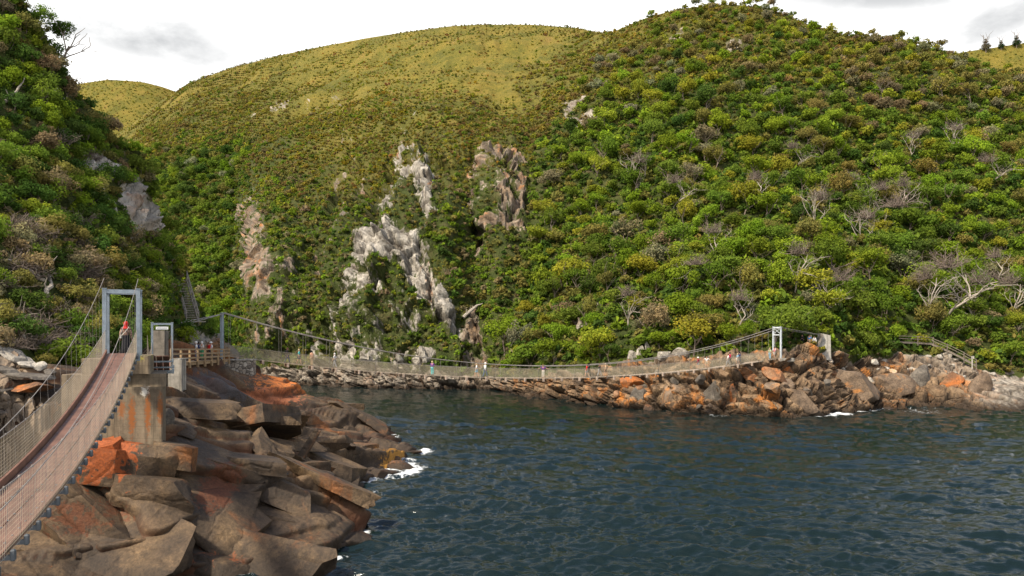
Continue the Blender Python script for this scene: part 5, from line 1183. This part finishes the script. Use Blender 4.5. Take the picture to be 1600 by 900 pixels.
# brown brush in the bare patches of the near slope
for k in range(26):
    u, v = rr.uniform(-5, 150), rr.uniform(360, 545)
    if k > 18: u, v = rr.uniform(20, 240), rr.uniform(200, 420)
    p = left_at(u, v)[0]; t = thing('dry_bush', uniq(f"grey-brown leafless bush, {place_words(p, 'the near gate', 188, 500, 20, 'fifth-gate-heights')}"), 'bush', tuple(p), 'leafless bushes of the near slope', rr.random() * 6)
    b = link('twigs', TWIG_P[k % 3], None, t); s = rr.uniform(1.1, 2.1); b.scale = (s, s, s * .7)
    b = link('stem', STEM_P[k % 3], None, t); b.scale = (s, s, s)
# silver bush by the water
p = hb_(812, 545); t = thing('silver_bush', 'silvery grey bush at the shore just right of the dark cliff cleft', 'bush', tuple(p))
for nm, me_, sc_, z_ in (('foliage', SHRUB_P[1], 3.2, 2.6), ('stem', STEM_P[0], 2.5, 0)):
    o = link(nm, me_, None, t, (0, -1, z_)); o.scale = (sc_ * .9, sc_, sc_ * 1.25); o.color = (.17, .175, .115, 1)
for u, v, hgt, lab in ((1540, 82, 7.5, 'grey-leaved tree on the skyline meadow, left of the two pines'), (1567, 74, 5.5, 'small dark pine on the skyline meadow, between the grey tree and the larger pine'), (1593, 70, 7, 'larger dark pine on the skyline meadow at the frame edge')):
    j = int((u - 1300) / 6); p = MEADP[-5, j]; t = thing('pine_tree', lab, 'tree', tuple(p), 'trees of the skyline meadow')
    for k in range(4):
        o = link('crown', TREE_P[k], None, t, (0, 0, hgt * (.28 + .2 * k))); s = hgt * (.42 - .085 * k); o.scale = (s, s, s * .8); o.color = (.03, .055, .02, 1) if 'dark' in lab else (.12, .11, .07, 1)
    o = link('trunk', TRUNK_P[0], None, t); o.scale = (hgt,) * 3

# ---------------------------------------------------------------- people
CLOTH = cloth_mat()
def skinned(name, J, E, rad, levels=2):
    me = bpy.data.meshes.new(name); ks = list(J); me.from_pydata([J[k] for k in ks], [(ks.index(a), ks.index(b)) for a, b in E], []); ob = bpy.data.objects.new(name, me); COL.objects.link(ob)
    ob.modifiers.new('skin', 'SKIN').use_smooth_shade = True; sv = me.skin_vertices[0].data
    for k, s in zip(ks, sv): r_ = rad[k]; s.radius = r_ if isinstance(r_, tuple) else (r_, r_); s.use_root = (k == ks[0])
    sd_ = ob.modifiers.new('sub', 'SUBSURF'); sd_.levels = levels; sd_.render_levels = levels
    dg = bpy.context.evaluated_depsgraph_get(); res = bpy.data.meshes.new_from_object(ob.evaluated_get(dg)); res.name = name
    bpy.data.objects.remove(ob); bpy.data.meshes.remove(me); return res
def pose(walk, arms):
    s = .22 * walk
    J = {'pelvis': (0, 0, .95), 'waist': (0, .01, 1.1), 'chest': (0, .0, 1.3), 'neck': (0, .01, 1.48), 'head': (0, .03, 1.6), 'crown': (0, .02, 1.70)}
    for k, sg in (('l', -1), ('r', 1)):
        f = s * sg
        J['hip' + k] = (.09 * sg, 0, .90); J['knee' + k] = (.10 * sg, f * .6 + .03, .49); J['ankle' + k] = (.10 * sg, f - (.06 if f < 0 else 0), .085); J['toe' + k] = (.115 * sg, f + .15, .035)
        J['sho' + k] = (.185 * sg, 0, 1.415)
        if arms == 'down': J['elb' + k] = (.25 * sg, -.03 - f * .4, 1.13); J['wri' + k] = (.26 * sg, .07 - f * .6, .88)
        elif arms == 'front': J['elb' + k] = (.26 * sg, .05, 1.14); J['wri' + k] = (.10 * sg, .28, 1.22)
        elif arms == 'out': J['elb' + k] = (.42 * sg, .02, 1.27); J['wri' + k] = (.62 * sg, .10, 1.20)
        else: J['elb' + k] = (.27 * sg, .16, 1.25); J['wri' + k] = (.08 * sg, .30, 1.50)
    return J
BR = {'pelvis': (.135, .105), 'waist': (.12, .09), 'chest': (.155, .105), 'neck': .055, 'head': (.082, .098), 'crown': (.055, .06)}
for k in 'lr': BR.update({'hip' + k: .092, 'knee' + k: .06, 'ankle' + k: .04, 'toe' + k: .035, 'sho' + k: .058, 'elb' + k: .043, 'wri' + k: .03})
BE = [('pelvis', 'waist'), ('waist', 'chest'), ('chest', 'neck'), ('neck', 'head'), ('head', 'crown')] + [e for k in 'lr' for e in (('pelvis', 'hip' + k), ('hip' + k, 'knee' + k), ('knee' + k, 'ankle' + k), ('ankle' + k, 'toe' + k), ('chest', 'sho' + k), ('sho' + k, 'elb' + k), ('elb' + k, 'wri' + k))]
def sub_skin(name, J, keys, rad, plus, over_={}):
    Jn = {k: over_.get(k, J[k]) for k in keys}; E = [(a, b) for a, b in BE if a in Jn and b in Jn]
    rd = {k: (tuple(x + plus for x in rad[k]) if isinstance(rad[k], tuple) else rad[k] + plus) for k in keys}; return skinned(name, Jn, E, rd)
CACHE = {}
def lerp3(a, b, t): return tuple(x + (y - x) * t for x, y in zip(a, b))
def figure(walk, arms):
    if (walk, arms) in CACHE: return CACHE[walk, arms]
    J = pose(walk, arms); body = skinned('body', J, BE, BR); hm = MB()
    for k, sg in (('l', -1), ('r', 1)):      # palm, four fingers and a thumb
        w = Vector(J['wri' + k]); e = Vector(J['elb' + k]); d = (w - e).normalized(); sd_ = d.cross(Vector((0, 1, 0)) if abs(d.y) < .8 else Vector((0, 0, 1))).normalized()
        hm.tube([w, w + d * .05, w + d * .09], [.03, .038, .034], 6); n_ = sd_.cross(d)
        for q, L_ in ((-.028, .06), (-.01, .075), (.01, .07), (.028, .055)):
            b0 = w + d * .085 + sd_ * q; b1 = b0 + d * L_ * .5 + n_ * .006; hm.tube([b0, b1, b1 + d * L_ * .4 + n_ * .02], [.009, .008, .006], 5)
        b0 = w + d * .03 + sd_ * .03; hm.tube([b0, b0 + d * .03 + sd_ * .025, b0 + d * .06 + sd_ * .03], [.011, .010, .007], 5)
    for sg in (-1, 1): hm.tube([(.085 * sg, .02, 1.60), (.095 * sg, .01, 1.62), (.088 * sg, .015, 1.645)], [.012, .014, .008], 5)      # ears
    hm.tube([(0, .118, 1.64), (0, .14, 1.605), (0, .118, 1.598)], [.008, .016, .012], 5)                                       # nose
    hm.tube([(-.022, .116, 1.565), (0, .122, 1.565), (.022, .116, 1.565)], [.004, .007, .004], 4)                              # mouth
    hm.tube([(-.04, .105, 1.63), (-.028, .112, 1.63)], [.008, .008], 5); hm.tube([(.04, .105, 1.63), (.028, .112, 1.63)], [.008, .008], 5)
    bm = bmesh.new(); bm.from_mesh(body); hme = bpy.data.meshes.new('h'); hme.from_pydata(hm.v, [], hm.f); bm.from_mesh(hme); bm.to_mesh(body); bm.free(); bpy.data.meshes.remove(hme)
    tr = ['pelvis', 'waist', 'chest', 'shol', 'shor', 'elbl', 'elbr']
    ov = {'elb' + k: lerp3(J['sho' + k], J['elb' + k], .9) for k in 'lr'}
    P_ = {'body': body, 'tee': sub_skin('shirt', J, tr, BR, .016, ov), 'jacket': sub_skin('jacket', J, tr + ['wril', 'wrir'], BR, .024),
          'trousers': sub_skin('trousers', J, ['pelvis', 'hipl', 'hipr', 'kneel', 'kneer', 'anklel', 'ankler'], BR, .02),
          'shorts': sub_skin('shorts', J, ['pelvis', 'hipl', 'hipr', 'kneel', 'kneer'], BR, .024, {'knee' + k: lerp3(J['hip' + k], J['knee' + k], .85) for k in 'lr'})}
    sh = MB()
    for k in 'lr':
        a = Vector(J['ankle' + k]); t_ = Vector(J['toe' + k]); sh.tube([(a.x, a.y - .06, .04), (a.x, a.y, .05), (t_.x, t_.y, .04), (t_.x, t_.y + .04, .03)], [.04, .05, .045, .03], 6)
    me = bpy.data.meshes.new('shoes'); me.from_pydata(sh.v, [], sh.f); me.update(); P_['shoes'] = me
    CACHE[walk, arms] = P_; return P_
def lathe(name, prof, n=14, sq=1.0, off=(0, 0)):
    v = [(off[0] + r_ * math.cos(2 * math.pi * j / n), off[1] + r_ * sq * math.sin(2 * math.pi * j / n), z) for r_, z in prof for j in range(n)]
    f = [(i * n + j, i * n + (j + 1) % n, (i + 1) * n + (j + 1) % n, (i + 1) * n + j) for i in range(len(prof) - 1) for j in range(n)]
    me = bpy.data.meshes.new(name); me.from_pydata(v, [], f); me.update(); me.polygons.foreach_set('use_smooth', np.full(len(f), True)); return me
SK = lathe('skirt', [(.14, 1.06), (.17, .95), (.20, .7), (.24, .4), (.28, .10), (.26, .09)], 16, .8)
DRESS = lathe('dress', [(.13, 1.1), (.17, .92), (.22, .6), (.24, .5)], 16, .8)
HAIR = lathe('hair', [(.092, 1.545), (.112, 1.60), (.112, 1.66), (.095, 1.715), (.06, 1.75), (.0, 1.762)], 12, 1.0, (0, .004))
SCARF = lathe('headscarf', [(.17, 1.40), (.11, 1.48), (.105, 1.55), (.122, 1.62), (.12, 1.68), (.09, 1.74), (.04, 1.775), (0, 1.78)], 14, 1.05, (0, .012))
HAT = lathe('hat', [(.17, 1.655), (.165, 1.668), (.105, 1.68), (.10, 1.74), (.07, 1.775), (0, 1.785)], 14, 1.05, (0, .02))
for me in (SK, DRESS, HAIR, SCARF, HAT): me.materials.append(CLOTH)
C_ = dict(red=(.48, .025, .02), black=(.012, .012, .015), white=(.68, .68, .66), navy=(.02, .03, .08), blue=(.06, .17, .42), lblue=(.22, .45, .60), teal=(.03, .42, .42), aqua=(.08, .50, .52), purple=(.15, .05, .24), grey=(.25, .25, .26), tan=(.38, .28, .18), brown=(.14, .08, .05), pink=(.62, .20, .25), maroon=(.30, .02, .05), pale=(.55, .52, .46), green=(.06, .25, .12), lgreen=(.35, .5, .3), skin=(.48, .27, .18), dskin=(.20, .10, .06), blond=(.45, .36, .22), whitehair=(.6, .58, .55), denim=(.07, .11, .20))
def person(label, p, face, top, topc, bot, botc, head='hair', headc='brown', skin='skin', walk=1, arms='down', h=1.7, grp='people on the long bridge', shoe='black'):
    P_ = figure(walk, arms); t = thing('person', label, 'person', tuple(p), grp, face); s = h / 1.76; t.scale = (s, s, s)
    def part(nm, me, c):
        if not me.materials: me.materials.append(CLOTH)
        o = link(nm, me, None, t); o.color = (*C_[c], 1); return o
    part('body', P_['body'], skin); part({'tee': 'shirt'}.get(top, top), P_[top], topc)
    if bot in ('skirt', 'dress'): part(bot, SK if bot == 'skirt' else DRESS, botc)
    else: part(bot, P_[bot], botc)
    part('shoes', P_['shoes'], shoe); part({'hair': 'hair', 'hat': 'hat', 'scarf': 'headscarf'}[head], {'hair': HAIR, 'hat': HAT, 'scarf': SCARF}[head], headc); return t
def backpack(label, owner, c, grp=None, big=1.0):
    t = bpy.data.meshes.new('backpack'); m = MB(); m.box((0, -.19, 1.22), (.30 * big, .17 * big, .44 * big), None, .06); m.box((0, -.29, 1.14), (.22 * big, .07, .22 * big), None, .03)
    for sd_ in (-1, 1): m.tube([(.11 * sd_, -.13, 1.40), (.12 * sd_, .0, 1.49), (.12 * sd_, .12, 1.40), (.13 * sd_, .10, 1.2), (.14 * sd_, -.12, 1.05)], .02, 5)
    o = m.build('backpack', CLOTH); o.matrix_world = Matrix.Translation(owner.location) @ Matrix.Rotation(owner.rotation_euler.z, 4, 'Z') @ Matrix.Scale(owner.scale.x, 4); o.color = (*C_[c], 1); return tag(o, label, 'backpack', grp)
def on_bridge(u, side=0.0):
    lo, hi = 0.0, LL
    for _ in range(50):
        s = (lo + hi) / 2; x, y = LA[0] + ld3.x * s, LA[1] + ld3.y * s
        if 800 + x / y * F < u: lo = s
        else: hi = s
    return Vector((LA[0] + ld3.x * s + lr3.x * side, LA[1] + ld3.y * s + lr3.y * side, lz(s)))
AL = math.atan2(-ld3.x, ld3.y)          # facing along the long bridge (towards the right end)
# near walker, seen from behind
pw = Vector((NB.x, NB.y, 10.42)) + nd3 * 1.35 + nr3 * .10
w0 = person('person in red headscarf, brown patterned jacket and long black skirt walking through the near gate', pw, math.atan2(-nd3.x, nd3.y), 'jacket', 'tan', 'skirt', 'black', 'scarf', 'red', 'dskin', 0, 'down', 1.76, None)
PATT, n_, l_, o_ = mat_new('patterned_cloth'); b_ = N(n_, 'ShaderNodeBsdfPrincipled', inp={'Roughness': .85}); t_ = N(n_, 'ShaderNodeTexCoord'); v_ = N(n_, 'ShaderNodeTexNoise', inp={'Scale': 9.0, 'Detail': 2.0}); l_.new(t_.outputs['Object'], v_.inputs['Vector']); r_ = ramp(n_, [(.35, (.06, .03, .025)), (.47, (.16, .085, .06)), (.6, (.30, .20, .14))]); l_.new(v_.outputs['Fac'], r_.inputs[0]); l_.new(r_.outputs[0], b_.inputs['Base Color']); l_.new(b_.outputs[0], o_.inputs[0])
for ch in w0.children:
    if ch.name.startswith('jacket'): ch.data = ch.data.copy(); ch.data.materials.clear(); ch.data.materials.append(PATT)
m = MB(); m.tube([(.13, -.14, 1.44), (0, -.19, 1.25), (-.17, -.16, 1.06), (-.2, 0, 1.0)], .018, 5); m.tube([(.13, -.14, 1.44), (.12, .02, 1.5), (.05, .15, 1.35), (-.15, .13, 1.05)], .018, 5); m.box((-.24, -.02, .98), (.10, .26, .20), None, .04)
o = m.build('shoulder_bag', CLOTH); o.matrix_world = Matrix.Translation(w0.location) @ Matrix.Rotation(w0.rotation_euler.z, 4, 'Z') @ Matrix.Scale(w0.scale.x, 4); o.color = (*C_['pale'], 1); tag(o, 'pale bag slung across the back of the person in the red headscarf', 'bag')
# people on the timber walkway
def on_walk(t_, side): return W0 + wd_ * Lw * t_ - wr_ * side
GW = 'people on the timber walkway'
a = person('white-haired person in white shirt and blue trousers standing at the timber railing', on_walk(.50, .7), 2.0, 'tee', 'white', 'trousers', 'denim', 'hair', 'whitehair', walk=0, grp=GW)
backpack('dark blue backpack worn by the person in white at the timber railing', a, 'navy')
person('white-haired person in pale top and teal trousers on the timber walkway', on_walk(.62, .8), 2.6, 'tee', 'pale', 'trousers', 'green', 'hair', 'whitehair', walk=0, arms='front', grp=GW)
person('dark-haired person in dark clothes standing back on the timber walkway', on_walk(.70, 1.5), -2.0, 'jacket', 'navy', 'trousers', 'black', 'hair', 'black', 'dskin', 0, grp=GW)
a = person('white-capped person in white shirt and navy trousers beside the twin posts', on_walk(.79, .8), -.6, 'tee', 'white', 'trousers', 'navy', 'hat', 'white', walk=0, grp=GW)
backpack('red backpack on the white-capped person on the timber walkway', a, 'red')
person('person in maroon jacket nearest the twin posts on the timber walkway', on_walk(.88, 1.4), 2.4, 'jacket', 'maroon', 'trousers', 'brown', 'hair', 'brown', walk=0, grp=GW)
# people on the long bridge, left to right
a = person('dark-clothed person leftmost on the long bridge, carrying a backpack', on_bridge(449), AL, 'jacket', 'black', 'trousers', 'navy', 'hair', 'brown')
backpack('black backpack on the leftmost person on the long bridge', a, 'black')
person('person in turquoise shirt and dark blue shorts striding along the long bridge', on_bridge(467), AL, 'tee', 'teal', 'shorts', 'navy', 'hair', 'blond')
person('dark-haired person in peach top and tan trousers on the long bridge', on_bridge(487), AL + .5, 'tee', 'skin', 'trousers', 'tan', 'hair', 'black', 'skin', 0)
person('white-shirted person in grey trousers alone on the long bridge before the white cliff', on_bridge(523), AL + 2.6, 'tee', 'white', 'trousers', 'grey', 'hair', 'whitehair')
person('person in purple jacket and turquoise trousers with a hand on the bridge railing', on_bridge(675, .1), AL + .8, 'jacket', 'purple', 'trousers', 'aqua', 'hair', 'blond', walk=0, arms='front')
person('person in white top and light blue shorts, left of the pair mid-bridge', on_bridge(746, -.25), AL + 2.9, 'tee', 'white', 'shorts', 'lblue', 'hair', 'blond')
person('white-hatted person in white shirt and blue trousers, right of the pair mid-bridge', on_bridge(757, .2), AL + .1, 'jacket', 'white', 'trousers', 'denim', 'hat', 'white', h=1.8)
person('person in purple top and pale trousers with arms spread on the long bridge', on_bridge(848, .1), math.pi, 'tee', 'purple', 'trousers', 'pale', 'hair', 'brown', walk=0, arms='out')
person('person in bright red top in the middle of the long bridge', on_bridge(917), AL + 2.8, 'jacket', 'red', 'shorts', 'grey', 'hair', 'brown')
person('dark-clothed person close beside the red-topped one on the long bridge', on_bridge(922, -.3), AL, 'jacket', 'black', 'trousers', 'black', 'hair', 'black', 'dskin')
person('person in black jacket walking just behind the tan-shirted one on the long bridge', on_bridge(938, -.2), AL, 'jacket', 'black', 'trousers', 'grey', 'hair', 'brown')
person('person in tan shirt and brown shorts on the long bridge', on_bridge(945, .2), AL + 2.9, 'tee', 'tan', 'shorts', 'brown', 'hair', 'blond')
person('person in crimson top where the long bridge starts to climb', on_bridge(1091), AL + 2.4, 'jacket', 'maroon', 'shorts', 'grey', 'hat', 'white')
person('person in white shirt with elbows out beside the crimson-topped one', on_bridge(1104), math.pi, 'tee', 'white', 'shorts', 'tan', 'hair', 'brown', walk=0, arms='out')
person('person in grey-white shirt leading the group of four on the climbing bridge', on_bridge(1137, .1), AL + 2.8, 'tee', 'white', 'trousers', 'grey', 'hair', 'brown')
a = person('dark-shirted tall person behind the grey-white one on the climbing bridge', on_bridge(1142, -.2), AL + 3, 'jacket', 'maroon', 'trousers', 'black', 'hair', 'black', h=1.85)
person('person in light blue top in the group of four on the climbing bridge', on_bridge(1151, .2), AL + 2.9, 'tee', 'lblue', 'shorts', 'pale', 'hair', 'blond', h=1.6)
person('navy-clad person last of the four on the climbing bridge', on_bridge(1157, -.2), AL + 3, 'jacket', 'navy', 'trousers', 'navy', 'hair', 'black')
GT = 'people at the right end of the long bridge'
person('person in pale green top standing under the far bridge tower', on_bridge(1202, .1), AL, 'tee', 'lgreen', 'trousers', 'lblue', 'hair', 'blond', walk=0, grp=GT)
person('person in pink top under the far bridge tower', on_bridge(1208, .25), AL + 2.7, 'tee', 'pink', 'shorts', 'white', 'hair', 'brown', walk=0, grp=GT)
person('navy-dressed person beside the right post of the far bridge tower', on_bridge(1212, -.2), AL, 'tee', 'white', 'trousers', 'navy', 'hair', 'black', walk=0, grp=GT)
for lab, u, v, args in (('person in black standing on the rocks between tower and anchor block', 1254, 548, ('jacket', 'black', 'trousers', 'black', 'hair', 'black')), ('person in blue top and tan trousers left of the anchor block', 1263, 543, ('tee', 'blue', 'trousers', 'tan', 'hair', 'brown')), ('person in lighter blue top between two others by the anchor block', 1268, 543, ('tee', 'lblue', 'trousers', 'brown', 'hair', 'blond')), ('white-shirted person touching the anchor block', 1272.5, 544, ('jacket', 'white', 'trousers', 'navy', 'hair', 'brown'))):
    j = int(np.argmin(np.abs(us - u))); Dp = 123.5; col_ = HS[8:nsky, j]; i = int(np.argmin(np.abs(col_[:, 1] - Dp)))
    person(lab, (col_[i, 0], col_[i, 1], max(col_[i, 2], at(u, v, Dp)[2]) - .03), 2.5 + u % 3, *args, walk=0, grp='people by the anchor block')
